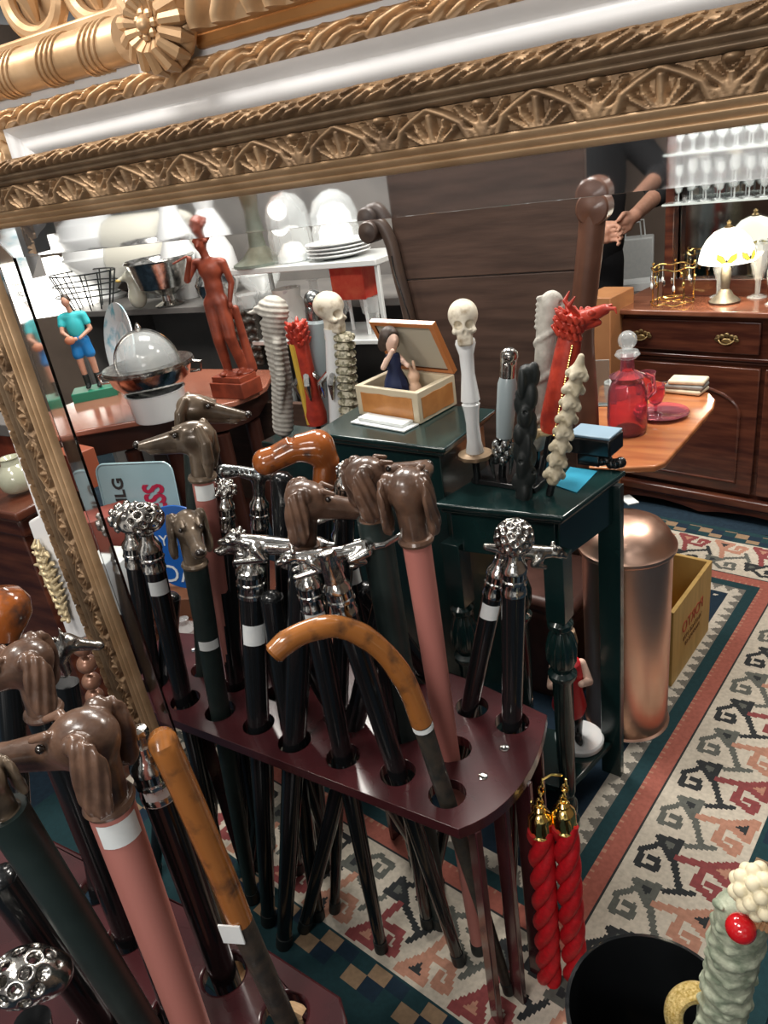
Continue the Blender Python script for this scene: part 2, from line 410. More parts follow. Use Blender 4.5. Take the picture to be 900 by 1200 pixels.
# ================================================================== ornamental frame members
def tile(strokes, dots=(), n=64, m=64, asp=1.0):
    U, Vv = np.meshgrid((np.arange(n)+.5)/n-.5, (np.arange(m)+.5)/m, indexing='ij'); H = np.zeros((n, m))
    for pts, w0, w1 in strokes:
        L_ = len(pts)-1
        for sh in (-1, 0, 1):
            for k in range(L_):
                p = (pts[k][0]+sh, pts[k][1]*asp); q = (pts[k+1][0]+sh, pts[k+1][1]*asp)
                ww = w0+(w1-w0)*(k+.5)/L_; d = seg_d(U, Vv*asp, p, q); H = np.maximum(H, np.sqrt(np.clip(1-(d/ww)**2, 0, 1))*(.6+.4*ww/max(w0, w1)))
    for (x, y, r) in dots:
        for sh in (-1, 0, 1): H = np.maximum(H, 1.35*np.sqrt(np.clip(1-((U-x-sh)**2+(Vv*asp-y*asp)**2)/r**2, 0, 1)))
    return H
PALM = tile([([(-.36, .02), (-.30, .45), (-.16, .72), (0, .96)], .05, .05), ([(.36, .02), (.30, .45), (.16, .72), (0, .96)], .05, .05),
             ([(0, 0), (0, .78)], .06, .035), ([(-.05, .02), (-.13, .4), (-.14, .6)], .045, .03), ([(.05, .02), (.13, .4), (.14, .6)], .045, .03),
             ([(-.10, .02), (-.22, .3), (-.24, .42)], .04, .03), ([(.10, .02), (.22, .3), (.24, .42)], .04, .03),
             ([(-.5, .0), (-.44, .35), (-.33, .62), (-.28, .86)], .05, .035), ([(.5, .0), (.44, .35), (.33, .62), (.28, .86)], .05, .035),
             ([(-.44, .0), (-.40, .2), (-.34, .3)], .05, .03), ([(.44, .0), (.40, .2), (.34, .3)], .05, .03), ([(.5, .0), (.5, .55)], .05, .04), ([(.5, .5), (.42, .8)], .03, .02), ([(-.5, .5), (-.42, .8)], .03, .02)],
            [(.5, .90, .075)], n=72, m=48, asp=.5)
LEAF = tile([([(-.45, .1), (-.2, .45), (.05, .8)], .10, .05), ([(-.2, .05), (.05, .35), (.3, .75)], .09, .05), ([(.1, .05), (.3, .3), (.5, .45)], .08, .05), ([(.3, .5), (.42, .8)], .08, .05), ([(-.4, .7), (-.15, .92), (.1, .95)], .05, .04)], [(.3, .86, .06)], n=48, m=24, asp=.5)
ACAN = tile([([(-.45, .1), (-.2, .55), (.05, .85), (.3, .9)], .10, .06), ([(-.2, .05), (.05, .4), (.3, .6), (.45, .5)], .09, .05), ([(.1, .02), (.3, .2), (.5, .25)], .07, .05), ([(-.48, .5), (-.35, .85), (-.2, .95)], .07, .04)], [(.42, .82, .07)], n=48, m=32, asp=.6)
def samp(Tl, u, v):
    n, m = Tl.shape; x = (u % 1)*n-.5; y = np.clip(v, 0, .9999)*m-.5; x0 = np.floor(x).astype(int); y0 = np.clip(np.floor(y).astype(int), 0, m-2)
    fx = x-x0; fy = np.clip(y-y0, 0, 1); a = Tl[x0 % n, y0]; b = Tl[(x0+1) % n, y0]; c = Tl[x0 % n, y0+1]; d = Tl[(x0+1) % n, y0+1]
    return (a*(1-fx)+b*fx)*(1-fy)+(c*(1-fx)+d*fx)*fy
def member(name, m, parent, p0, along, out, L_, W, hfun, ds, t0, t1, nt_, mitre=(1, 1), front=(0, -1, 0), back=0.0):
    """moulding strip: t0..t1 of the width W; height field hfun(s,t) towards the front"""
    ns = max(2, int(L_/ds)); u = np.linspace(0, 1, ns+1); t = np.linspace(t0, t1, nt_+1)
    t = np.concatenate([[t0], t, [t1]]); U, Tt = np.meshgrid(u, t, indexing='ij')
    s0 = -mitre[0]*Tt*W; s1 = L_+mitre[1]*Tt*W; S = s0+(s1-s0)*U
    Hh = hfun(S, Tt); Hh[:, 0] = back; Hh[:, -1] = back
    al, ou, fr, p0 = (np.array(x, float) for x in (along, out, front, p0))
    P = p0+S[..., None]*al+(Tt*W)[..., None]*ou+Hh[..., None]*fr; P = P.reshape(-1, 3)
    nt2 = len(t); i, j = np.meshgrid(np.arange(ns), np.arange(nt2-1), indexing='ij')
    Q = np.stack([i*nt2+j, (i+1)*nt2+j, (i+1)*nt2+j+1, i*nt2+j+1], -1).reshape(-1, 4)
    if np.dot(np.cross(al, ou), fr) < 0: Q = Q[:, ::-1]
    off = np.array(parent_world(parent)); me = bpy.data.meshes.new(name); me.from_pydata((P-off).tolist(), [], Q.tolist()); me.materials.append(m)
    return link(name, me, parent, 50)
YM = .60
zi = aty(450, 206, YM).z; xi = aty(0, 316, YM).x-.003; W_ = (aty(450, 92, YM-.04).z-zi)
print('mirror inner z', zi, 'left', xi, aty(160, 780, YM), 'W', W_)
mir = thing('framed_mirror', 'large antique gilt mirror frame carved with palmettes, with a clear glass edge strip', 'mirror', (xi, YM, 0))
def prof_gold(S, t):
    q = t/.27; return .006+.016*q+.0022*np.abs(np.sin(q*PI*3))**.6
def prof_frieze(S, t):
    v = (t-.27)/.37; return .020+.006*v+.0065*samp(PALM, S/.084, v)*1.25-.004*(np.abs(v-.5) > .48)
def prof_cove(S, t):
    v = (t-.64)/.16; return .028+.010*v+.0035*np.abs(np.sin(v*PI*2))
def prof_leaf(S, t):
    v = (t-.80)/.20; return .034+.007*np.sin(np.clip(v, 0, 1)*PI)+.0055*samp(LEAF, S/.040, v)
def frame_side(p0, al, ou, L_, ds, wf=1):
    k = 1 if ds < .003 else .4
    for nm, mt, pf, a, b, n in (('gilt_slip', GOLDL, prof_gold, 0, .27, int(24*k)), ('palmette_frieze', GOLD, prof_frieze, .27, .64, int(44*k)),
                                ('cove_moulding', GILT, prof_cove, .64, .80, 14), ('leaf_moulding', GOLD, prof_leaf, .80, 1.0, int(22*k))):
        member(nm, mt, mir, p0, al, ou, L_, W_*wf, pf, ds, a, b, n)
HM = zi-.035; LM = 1.45
frame_side((xi, YM, zi), (1, 0, 0), (0, 0, 1), LM, .0016)
frame_side((xi, YM, zi-HM), (0, 0, 1), (-1, 0, 0), HM, .0016, .53)
frame_side((xi+LM, YM, zi), (0, 0, -1), (1, 0, 0), HM, .006)
frame_side((xi+LM, YM, zi-HM), (-1, 0, 0), (0, 0, -1), LM, .006, .28)
# bevelled glass border: wedge strips lying inside the frame
BW = .034
def wedge(p0, al, inn, L_, name='glass_bevel'):
    al = Vector(al); inn = Vector(inn); p0 = Vector(p0); vs = []
    for s, q in ((0, 1), (L_, -1)):
        e = al*s
        for w__, y in ((0, -.001), (0, .0016), (BW, .0016), (BW, -.0030)):
            vs.append(p0+e+al*(w__*q)+inn*w__+Vector((0, y, 0)))
    MB().add(vs, [(0, 1, 2, 3), (7, 6, 5, 4), (0, 4, 5, 1), (1, 5, 6, 2), (2, 6, 7, 3), (3, 7, 4, 0)]).build(name, BEVELG, mir, smooth=0)
yb = YM+.004
wedge((xi, yb, zi), (1, 0, 0), (0, 0, -1), LM); wedge((xi, yb, zi-HM), (0, 0, 1), (1, 0, 0), HM)
# ---- white and gold frame above
def at2(u, v, y): return aty(u, v, y)
yb2 = .66; zb0 = at2(450, 104, yb2).z; zb1 = at2(450, 48, yb2).z; zb2 = at2(450, 16, yb2).z; xb = at2(17, 152, yb2).x+(zb2-zb0)
fb = thing('picture_frame', 'white painted frame with a gilt leaf band, standing behind the top of the mirror', 'frame', (xb, yb2, zb0))
WB = (zb2-zb0)+.028; t1 = (zb1-zb0)/WB; t2 = (zb2-zb0)/WB
def pw(S, t): v = t/t1; return .012+.012*v+.006*np.abs(np.sin(v*PI*1.5))
def pg(S, t): v = (t-t1)/(t2-t1); return .026+.006*np.sin(np.clip(v, 0, 1)*PI)+.0085*samp(ACAN, S/.058, v)
def po(S, t): return .022+0*t
for (p0, al, ou, L_) in (((xb, yb2, zb0), (1, 0, 0), (0, 0, 1), 1.15), ((xb, yb2, zb0-.05), (0, 0, 1), (-1, 0, 0), .05)):
    member('white_cove', WHITE, fb, p0, al, ou, L_, WB, pw, .02, 0, t1, 20)
    member('gilt_leaf_band', GOLDL, fb, p0, al, ou, L_, WB, pg, .0022, t1, t2, 26)
    member('white_border', WHITE, fb, p0, al, ou, L_, WB, po, .02, t2, 1.0, 3)
# ---- ornate gold frame above that
yc = .632
pA = at2(-40, 104, yc); pB = at2(150, 46, yc)
fc = thing('ornate_frame', 'ornate gold frame with ribbon-tied roll and shell corner at the very top', 'frame', tuple(pA))
pts = [pA.lerp(pB, k/20) for k in range(21)]; R_ = size(pB, 25)
MB().tube(pts, R_, 20).build('ribbon_roll', GOLDL, fc)
for k in (.1, .35, .62, .86):
    b_ = MB()
    for dx in (-.012, -.004, .004, .012):
        c = pA.lerp(pB, k)+Vector((dx, 0, 0))
        b_.tube([c+Vector((.35*R_*math.sin(a), math.cos(a)*R_*1.03, math.sin(a)*R_*1.03)) for a in np.linspace(0, 2*PI, 24, endpoint=False)], .0016, 6, closed=True)
    b_.build('ribbon_wrap', GOLDL, fc)
MB().box((pA.lerp(pB, .5).x, yc+.03, pA.z+R_+.004), (pB.x-pA.x, .05, .012)).build('top_fillet', GOLDL, fc, bev=.003)
cS = at2(188, 30, yc-.02); rs = size(cS, 46); b_ = MB()
for k in range(15):
    a = 2*PI*k/15; d = Vector((math.cos(a), 0, math.sin(a)))
    b_.tube([cS+d*rs*.25+Vector((0, -.012, 0)), cS+d*rs*.6+Vector((0, -.020, 0)), cS+d*rs*.95+Vector((0, -.012, 0)), cS+d*rs*1.08], [.003, .0055, .0068, .003], 8)
b_.ball(cS+Vector((0, -.018, 0)), (rs*.22, .01, rs*.22)); b_.ball(cS+Vector((0, .004, 0)), (rs*1.05, .016, rs*1.05), 24)
for k in range(7): a = 2*PI*k/7; b_.ball(cS+Vector((math.cos(a)*rs*.26, -.018, math.sin(a)*rs*.26)), .0045, 8)
b_.build('shell_corner', GOLDL, fc)
q0 = at2(232, 66, yc); q0.z += .024; q1 = at2(900, -115, yc)
def pa(S, t): return .012+.010*np.sin(t*PI)+.016*samp(ACAN, S/.085, t)
member('acanthus_crest', GOLDL, fc, (q0.x, yc-.004, q0.z-.008), (1, 0, 0), (0, 0, 1), q1.x-q0.x, .11, pa, .002, 0, 1, 50, mitre=(0, 0))
ORG = mat('burnished_orange_gilt', (.62, .32, .12), (.50, .24, .08), rough=.4, metal=.5, scale=12)
MB().box(((q0.x+q1.x)/2, yc+.004, q0.z-.012), (q1.x-q0.x, .012, .014)).build('orange_gilt_slip', ORG, fc, bev=.004)
for k, (u, v) in enumerate(((38, -6), (112, -22))):
    c = at2(u, v, yc+.02); r = size(c, 46)
    b_ = MB().tube([c+Vector((r*math.cos(a), 0, r*.85*math.sin(a))) for a in np.linspace(0, 2*PI, 32, endpoint=False)], .009, 10, closed=True)
    b_.ball(c+Vector((0, .012, 0)), (r, .008, r*.85), 20); b_.tube([c+Vector((0, -.004, -r*.6)), c+Vector((0, -.01, 0)), c+Vector((0, -.004, r*.6))], [.004, .012, .006], 8)
    b_.build('scroll', GOLDL, fc)
# ================================================================== sculpted handles (cached meshes, local: z up the shaft, +x the way it looks)
def dog_mesh(kind):
    if kind == 'spaniel':
        P = [('+', 0, cap((0, 0, -.004), (-.004, 0, .050), .0175, .019)), ('+', .012, ell((-.002, 0, .068), (.029, .0235, .0245))),
             ('+', .010, cap((.018, 0, .062), (.086, 0, .0545), .0145, .0095)), ('+', .006, cap((.012, 0, .050), (.076, 0, .0445), .012, .0065)),
             ('+', .006, ell((.078, .0, .053), (.014, .0115, .0105))),
             ('-', .002, cap((.034, .0135, .0480), (.090, .0085, .0480), .0013)), ('-', .002, cap((.034, -.0135, .0480), (.090, -.0085, .0480), .0013))]
        for s in (1, -1):
            P += [('-', .004, ell((.0285, s*.0165, .0725), (.0065, .0055, .0055))), ('+', .003, cap((.020, s*.013, .0835), (.034, s*.0125, .0795), .0042, .003)),
                  ('+', .004, ell((-.008, s*.022, .078), (.012, .008, .012))), ('+', .0025, ell((-.013, s*.0275, .050), (.0165, .0062, .036), Matrix.Rotation(math.radians(-8), 3, 'Y'))), ('+', .003, ell((-.010, s*.029, .026), (.0145, .0070, .019)))]
        def dp(V):
            e = np.abs(V[:, 1]) > .024; a = np.sin(V[:, 2]*160+V[:, 0]*620)*.0012*e; V = V.copy(); V[:, 1] += a*np.sign(V[:, 1]); V[:, 0] += .0006*np.sin(V[:, 1]*500)*e; return V
        return sculpt('spaniel_head', P, .0017, dp)
    if kind == 'hound':
        P = [('+', 0, cap((0, 0, -.004), (-.004, 0, .05), .017, .018)), ('+', .016, ell((0, 0, .066), (.027, .021, .021))),
             ('+', .014, cap((.016, 0, .064), (.086, 0, .052), .015, .0075)), ('+', .01, cap((.01, 0, .05), (.070, 0, .044), .013, .007)),
             ('-', .002, cap((.03, .012, .047), (.09, .007, .048), .001)), ('-', .002, cap((.03, -.012, .047), (.09, -.007, .048), .001))]
        for s in (1, -1):
            P += [('-', .005, ell((.028, s*.0165, .070), (.006, .005, .005))), ('+', .004, cap((.02, s*.012, .078), (.036, s*.011, .074), .0035, .0025)),
                  ('+', .004, chain([(-.010, s*.018, .080), (-.018, s*.023, .058), (-.018, s*.024, .030), (-.016, s*.022, .006)], [.006, .009, .010, .005]))]
        return sculpt('hound_head', P, .0016)
def cyl_profile_collar(r): return [(r*.98, -.045), (r*1.06, -.043), (r*1.06, -.036), (r*1.0, -.034), (r*1.0, -.022), (r*1.09, -.02), (r*1.09, -.015), (r*1.0, -.013), (r*1.0, -.002), (r*1.1, 0), (r*1.06, .008), (r*.75, .016), (r*.62, .024), (r*.6, .032)]
def cane(T_, B_, label, kind, look, shaft=BLACK, r=.0165, dogmat=DOG, sc=1.0, tagat=None, collar=False, group=None, foot=0.012, name='walking_cane', tilt=0, tagh=.03, hup=0):
    """T_ top of shaft, B_ a point where it passes the board; foot on the floor. look = heading relative to picture-right (deg)"""
    T_ = Vector(T_); B_ = Vector(B_); r *= 1.18; sc *= 1.18; d = (T_-B_).normalized(); ft = T_-d*((T_.z-foot)/d.z)
    t = thing(name, label, 'walking stick', tuple(ft), group)
    MB().tube([ft, ft.lerp(T_, .5), T_], [r*.62, r*.85, r], 20).build('shaft', shaft, t, 180 if False else 60)
    MB().tube([ft, ft+d*.03], r*.72, 16).build('ferrule', BLACKM, t)
    a = math.atan2(-T_.y, -T_.x)+math.radians(look-1000) if look > 900 else math.radians(YAW+look); x = Vector((math.cos(a), math.sin(a), 0)); R = frame(d*(1-hup)+Vector((0, 0, 1))*hup, x); rel = T_-ft
    if collar:
        hh = .05; prof = [(q[0]*r/.0165*1, q[1]) for q in cyl_profile_collar(.0165)]
        MB(Matrix.Translation(T_)@R.to_4x4()).lathe(prof, n=28, flute=(-.033, -.001, 14, .03)).build('silver_collar', CHROME, t)
    if kind in ('spaniel', 'hound'):
        hd = place('dog_head', dog_mesh(kind), dogmat, t, rel, R, sc)
        nx = .087 if kind == 'spaniel' else .088; nzv = .0575 if kind == 'spaniel' else .055
        n_ = MB().ball((nx+.004, 0, nzv), (.0065, .0085, .006), 12).build('nose', NOSE, None); n_.parent = hd
        for s in (1, -1):
            c = (.0275, s*.0158, .0728) if kind == 'spaniel' else (.0275, s*.0165, .0705)
            e = MB().ball(c, .0042, 12).build('eye', EYEM, None); e.parent = hd
        MB(Matrix.Translation(T_)@R.to_4x4()@Matrix.Scale(sc, 4)).lathe([(.018, -.009), (.0215, -.008), (.023, -.004), (.0215, 0), (.018, .001)], n=28).build('neck_ring', dogmat, t)
    elif kind:
        HANDLES[kind](t, T_, rel, R, sc)
    for q in (tagat if isinstance(tagat, (list, tuple)) else [tagat] if tagat else []):
        c = T_-d*q; cd = (Vector((0, 0, EYE))-c); cd = (cd-d*cd.dot(d)).normalized(); sd = d.cross(cd); rr = r*.97+.0012; vs = []; fs = []
        for k in range(9):
            an = math.radians(-52+k*13); o_ = cd*math.cos(an)*rr+sd*math.sin(an)*rr
            vs += [c+o_-d*tagh/2, c+o_+d*tagh/2]
        fs = [(2*k, 2*k+2, 2*k+3, 2*k+1) for k in range(8)]
        MB().add(vs, fs).build('price_tag', LABEL, t)
    return t
HANDLES = {}
def local(T_, R, sc): return MB(Matrix.Translation(T_)@R.to_4x4()@Matrix.Scale(sc, 4))
def h_plain(t, T_, rel, R, sc): local(T_, R, sc).ball((0, 0, 0), (.016, .016, .010)).build('cap', BLACK, t)
HANDLES['plain'] = h_plain
def fib(n):
    k = np.arange(n)+.5; ph = np.arccos(1-2*k/n); th = PI*(1+5**.5)*k
    return np.stack([np.cos(th)*np.sin(ph), np.sin(th)*np.sin(ph), np.cos(ph)], -1)
def h_golf(t, T_, rel, R, sc):
    P = [('+', 0, ell((0, 0, .055), (.030, .030, .030)))]+[('-', .002, ell(tuple(np.array((0, 0, .055))+p*.031), (.0052,)*3)) for p in fib(70)]
    place('dimpled_ball', sculpt('golf_ball', P, .0015), SILVER, t, rel, R, sc)
HANDLES['golf'] = h_golf
def h_lattice(t, T_, rel, R, sc):
    P = [('+', 0, ell((0, 0, .055), (.034, .028, .026))), ('-', 0, ell((0, 0, .055), (.029, .023, .021)))]
    P += [('-', .001, ell(tuple(np.array((0, 0, .055))+p*np.array((.034, .028, .026))), (.0058,)*3)) for p in fib(44)]
    P += [('+', .006, ell((-.022, 0, .05), (.02, .022, .018)))]
    place('pierced_knob', sculpt('lattice_knob', P, .0014), SILVER, t, rel, R, sc)
HANDLES['lattice'] = h_lattice
def h_filigree(t, T_, rel, R, sc):
    P = [('+', 0, ell((0, 0, .052), (.030, .026, .024)))]
    for i, p in enumerate(fib(34)): P += [('+', .003, ell(tuple(np.array((0, 0, .052))+p*np.array((.031, .027, .025))), (.0055, .0055, .0055))), ('-', .001, ell(tuple(np.array((0, 0, .052))+p*np.array((.036, .032, .03))), (.0028,)*3))]
    place('filigree_knob', sculpt('filigree_knob', P, .0014), SILVER, t, rel, R, sc)
HANDLES['filigree'] = h_filigree
def h_panther(t, T_, rel, R, sc):
    """long crouching cat, head towards +x"""
    P = [('+', 0, chain([(-.045, 0, .047), (-.01, 0, .044), (.030, 0, .046), (.055, 0, .050)], [.013, .012, .014, .011])),
         ('+', .006, ell((.072, 0, .054), (.014, .011, .011))), ('+', .004, cap((.080, 0, .051), (.092, 0, .048), .007, .005)),
         ('+', .005, chain([(-.045, 0, .047), (-.075, .004, .047), (-.105, 0, .055), (-.120, -.003, .063)], [.009, .006, .0045, .002]))]
    for s in (1, -1):
        P += [('+', .005, chain([(-.045, s*.011, .044), (-.020, s*.014, .036), (-.040, s*.013, .028), (-.018, s*.013, .024)], [.010, .007, .005, .004])),
              ('+', .005, chain([(.040, s*.011, .043), (.030, s*.014, .031), (.058, s*.013, .026), (.070, s*.012, .024)], [.009, .0065, .005, .0045])),
              ('+', .002, ell((.066, s*.008, .065), (.004, .003, .005))), ('-', .002, ell((.080, s*.0075, .056), (.003, .002, .003)))]
    P += [('-', .002, cap((.085, .006, .0495), (.098, .004, .0485), .0013)), ('-', .002, cap((.085, -.006, .0495), (.098, -.004, .0485), .0013)), ('+', .004, cap((0, 0, .018), (0, 0, .04), .010, .010))]
    place('panther', sculpt('panther', P, .0014), CHROME, t, rel+R@Vector((-.052*sc, 0, 0)), R, sc); local(T_, R, sc).lathe([(.0105, .018), (.010, .040), (.007, .046)], n=18).build('neck_stub', CHROME, t)
HANDLES['panther'] = h_panther
def h_cat(t, T_, rel, R, sc):
    P = [('+', 0, chain([(-.028, 0, .050), (.01, 0, .046), (.050, 0, .046), (.074, 0, .048)], [.006, .011, .013, .011])), ('+', .006, ell((.090, 0, .050), (.013, .011, .011))), ('+', .004, cap((.098, 0, .047), (.108, 0, .044), .007, .005)), ('+', .004, cap((0, 0, .018), (0, 0, .044), .010, .009))]
    for s in (1, -1):
        P += [('+', .004, chain([(.020, s*.011, .042), (.034, s*.013, .032), (.022, s*.012, .026)], [.008, .006, .004])), ('+', .004, chain([(.062, s*.011, .042), (.054, s*.013, .030), (.074, s*.012, .026)], [.008, .006, .004])), ('+', .002, ell((.085, s*.008, .061), (.004, .003, .005))), ('-', .002, ell((.097, s*.0075, .052), (.003, .002, .003)))]
    place('cat', sculpt('silver_cat', P, .0014), SILVER, t, rel, R, sc)
HANDLES['cat'] = h_cat
def h_horse(t, T_, rel, R, sc):
    P = [('+', 0, chain([(0, 0, .02), (-.006, 0, .045), (.008, 0, .068)], [.010, .015, .014])), ('+', .008, cap((.008, 0, .068), (.050, 0, .052), .013, .007)),
         ('+', .004, ell((.054, 0, .051), (.008, .008, .007))), ('+', .003, cap((.004, .007, .078), (.002, .008, .090), .004, .0015)), ('+', .003, cap((.004, -.007, .078), (.002, -.008, .090), .004, .0015))]
    for k in range(6): P.append(('+', .002, cap((-.008-.002*k, 0, .078-.010*k), (-.020, 0, .070-.010*k), .0045, .002)))
    for s in (1, -1): P.append(('-', .003, ell((.022, s*.011, .070), (.004, .003, .003))))
    place('animal_head', sculpt('silver_horse', P, .0014), SILVER, t, rel, R, sc)
HANDLES['horse'] = h_horse
def h_bird(t, T_, rel, R, sc):
    P = [('+', 0, chain([(0, 0, .02), (0, 0, .05), (.004, 0, .062)], [.010, .012, .014])), ('+', .006, chain([(.0, 0, .062), (-.035, 0, .070), (-.062, 0, .068)], [.013, .010, .014])),
         ('+', .004, chain([(.01, 0, .064), (.032, 0, .060), (.042, 0, .050)], [.010, .006, .002]))]
    for k in range(5): P.append(('-', .001, cap((-.010-.009*k, -.02, .070), (-.010-.009*k, .02, .074), .0022)))
    place('bird_head', sculpt('silver_bird', P, .0014), PEWTER, t, rel, R, sc)
HANDLES['bird'] = h_bird
def h_lion(t, T_, rel, R, sc):
    P = [('+', 0, ell((0, 0, .048), (.026, .024, .024))), ('+', .006, cap((.012, 0, .045), (.034, 0, .040), .015, .010)), ('+', .003, ell((.043, 0, .044), (.005, .006, .004)))]
    for p in fib(40):
        if p[0] < .35: P.append(('+', .002, ell(tuple(np.array((0, 0, .048))+p*.025), (.006, .005, .0035))))
    for s in (1, -1): P += [('-', .003, ell((.026, s*.010, .054), (.004, .003, .003)))]
    place('lion_head', sculpt('silver_lion', P, .0014), SILVER, t, rel, R, sc)
HANDLES['lion'] = h_lion
def h_derby(t, T_, rel, R, sc):
    P = [('+', 0, chain([(0, 0, -.01), (.006, 0, .05), (-.010, 0, .078)], [.019, .023, .026])),
         ('+', .015, chain([(-.010, 0, .078), (-.050, 0, .074), (-.080, 0, .058), (-.098, 0, .050)], [.026, .024, .022, .024])), ('-', .004, cap((-.058, -.03, .094), (-.052, .03, .094), .005))]
    place('burl_handle', sculpt('burl_derby', P, .002), BURL, t, rel, R, sc)
HANDLES['derby'] = h_derby
def h_knob(t, T_, rel, R, sc):
    local(T_, R, sc).lathe([(.012, -.01), (.016, 0), (.022, .012), (.028, .028), (.027, .045), (.018, .056), (0, .06)], n=40).build('knob', BURL, t, 180)
HANDLES['knob'] = h_knob
def h_flare(t, T_, rel, R, sc):
    local(T_, R, sc).lathe([(.0135, .01), (.0115, .03), (.0095, .045), (.0115, .05), (.010, .056), (0, .058)], n=24, flute=(.012, .054, 10, .12)).build('flared_cap', SILVER, t)
HANDLES['flare'] = h_flare

# ================================================================== cane racks
ZB = .55
def plate(outer, holes, z0, z1, hr, n=28):
    bm = bmesh.new(); rings = []
    for z in (z0, z1):
        loops = []; es = []
        for pts in [outer]+[[(hx+r*math.cos(2*PI*k/n), hy+r*math.sin(2*PI*k/n)) for k in range(n)] for hx, hy, r in holes]:
            vs = [bm.verts.new((x, y, z)) for x, y in pts]; loops.append(vs)
            es += [bm.edges.new((vs[i], vs[(i+1) % len(vs)])) for i in range(len(vs))]
        bmesh.ops.triangle_fill(bm, edges=es, use_beauty=True, use_dissolve=False); rings.append(loops)
    for a, b in zip(*rings):
        for i in range(len(a)): bm.faces.new((a[i], a[(i+1) % len(a)], b[(i+1) % len(a)], b[i]))
    bmesh.ops.recalc_face_normals(bm, faces=bm.faces)
    vs = [tuple(v.co) for v in bm.verts]; bm.verts.index_update(); fs = [tuple(v.index for v in f.verts) for f in bm.faces]; bm.free()
    b = MB(); b.add(vs, fs); return b
def grommet(t, p):
    MB().lathe([(.0035, 0), (.0075, 0), (.0082, .0012), (.0065, .0022), (.0035, .0012)], (p[0], p[1], ZB), n=20).build('screw_cup', CHROME, t)
def chaikin(pts, keep=(), it=3):
    for _ in range(it):
        out = []
        for i in range(len(pts)):
            a, b = Vector(pts[i]), Vector(pts[(i+1) % len(pts)])
            out += [tuple(a*.75+b*.25), tuple(a*.25+b*.75)]
        pts = out
    return pts
def arc3(a, m, b, n=12):
    a, m, b = Vector(a), Vector(m), Vector(b); c = m*2-(a+b)/2
    return [tuple(a*(1-t)**2+c*2*t*(1-t)+b*t*t) for t in np.linspace(0, 1, n)]
def px2(L_, z=ZB): return [(p.x, p.y) for p in (at(u, v, z) for u, v in L_)]
def outset_(P, d):
    c = sum((Vector(p[:2]) for p in P), Vector((0, 0)))/len(P)
    return [tuple(c+(Vector(p[:2])-c)*(1+d/(Vector(p[:2])-c).length)) for p in P]
# reflected rack
cA, cB, cC, cD = px2([(150, 823), (537, 972), (641, 838), (190, 740)])
m1 = px2([(610, 920)])[0]; bk = px2([(560, 800), (430, 757)])
outer = [cA]+arc3(cB, m1, cC)+[(bk[0][0], bk[0][1]), (bk[1][0], bk[1][1]), cD]
HOLES = [(180, 800), (217, 820), (258, 833), (303, 848), (240, 783), (277, 800), (330, 810), (345, 868), (402, 886), (466, 905), (524, 930), (532, 877), (468, 858), (600, 846), (553, 828), (440, 800), (398, 838), (375, 775), (500, 790), (310, 775)]
HP = px2(HOLES)
HW = []
for i, (x, y) in enumerate(HP):
    r = .031
    for j, q in enumerate(HP):
        if i != j: r = min(r, math.hypot(x-q[0], y-q[1])/2-.004)
    HW.append((x, y, max(.012, r)))
rk = thing('cane_rack', 'dark cherry cane rack full of walking sticks, seen in the mirror', 'rack', ((cA[0]+cC[0])/2, .9, 0))
plate(outer, HW, ZB-.022, ZB, 0).build('top_board', CHERRY, rk, bev=.004)
for u, v in ((228, 762), (591, 877), (566, 910)): p = at(u, v, ZB); grommet(rk, p)
low = [((p[0]+.9*0), p[1]) for p in outer]
for k, (u, v) in enumerate(((556, 962), (590, 935), (618, 905), (632, 868), (630, 838), (470, 935), (205, 800), (232, 757), (420, 765))):
    p = at(u, v, ZB); c = Vector((sum(q[0] for q in outer)/len(outer), sum(q[1] for q in outer)/len(outer), 0))
    q = p.lerp(c, .06)
    if k == 5: continue
    MB().box((q.x, q.y, (ZB-.022)/2), (.030, .012, ZB-.022), -35+k*14).build('upright_slat', CHERRY, rk, bev=.002)
# real rack in front of the glass
rc = [(-1.25, .425), (-.62, .43), (-.452, .415)]; arc = arc3((-.43, .395), (-.36, .22), (-.47, .06))
outer2 = rc+arc+[(-.62, .0), (-1.1, .0), (-1.25, .05)]
H2 = [(262, 1140), (333, 1190), (150, 1095), (115, 1040), (205, 1180), (188, 1262), (120, 1190), (60, 1130), (248, 1262), (30, 1060)]
HP2 = px2(H2); HW2 = []
for i, (x, y) in enumerate(HP2):
    r = .029
    for j, q in enumerate(HP2):
        if i != j: r = min(r, math.hypot(x-q[0], y-q[1])/2-.003)
    HW2.append((x, y, max(.011, r)))
rk2 = thing('cane_rack', 'dark cherry cane rack at bottom left, standing in front of the mirror', 'rack', (-.85, .22, 0))
plate(outer2, HW2, ZB-.022, ZB, 0).build('top_board', CHERRY, rk2, bev=.004)
MB().prism(outer2, .06, .085).build('bottom_board', CHERRY, rk2, bev=.003)
for x, y in ((-.47, .395), (-.41, .3), (-.42, .15), (-.5, .06), (-.8, .4), (-1.2, .4), (-1.2, .08)):
    MB().box((x-.01, y-.008, (ZB-.022)/2), (.03, .012, ZB-.022)).build('upright_slat', CHERRY, rk2, bev=.002)

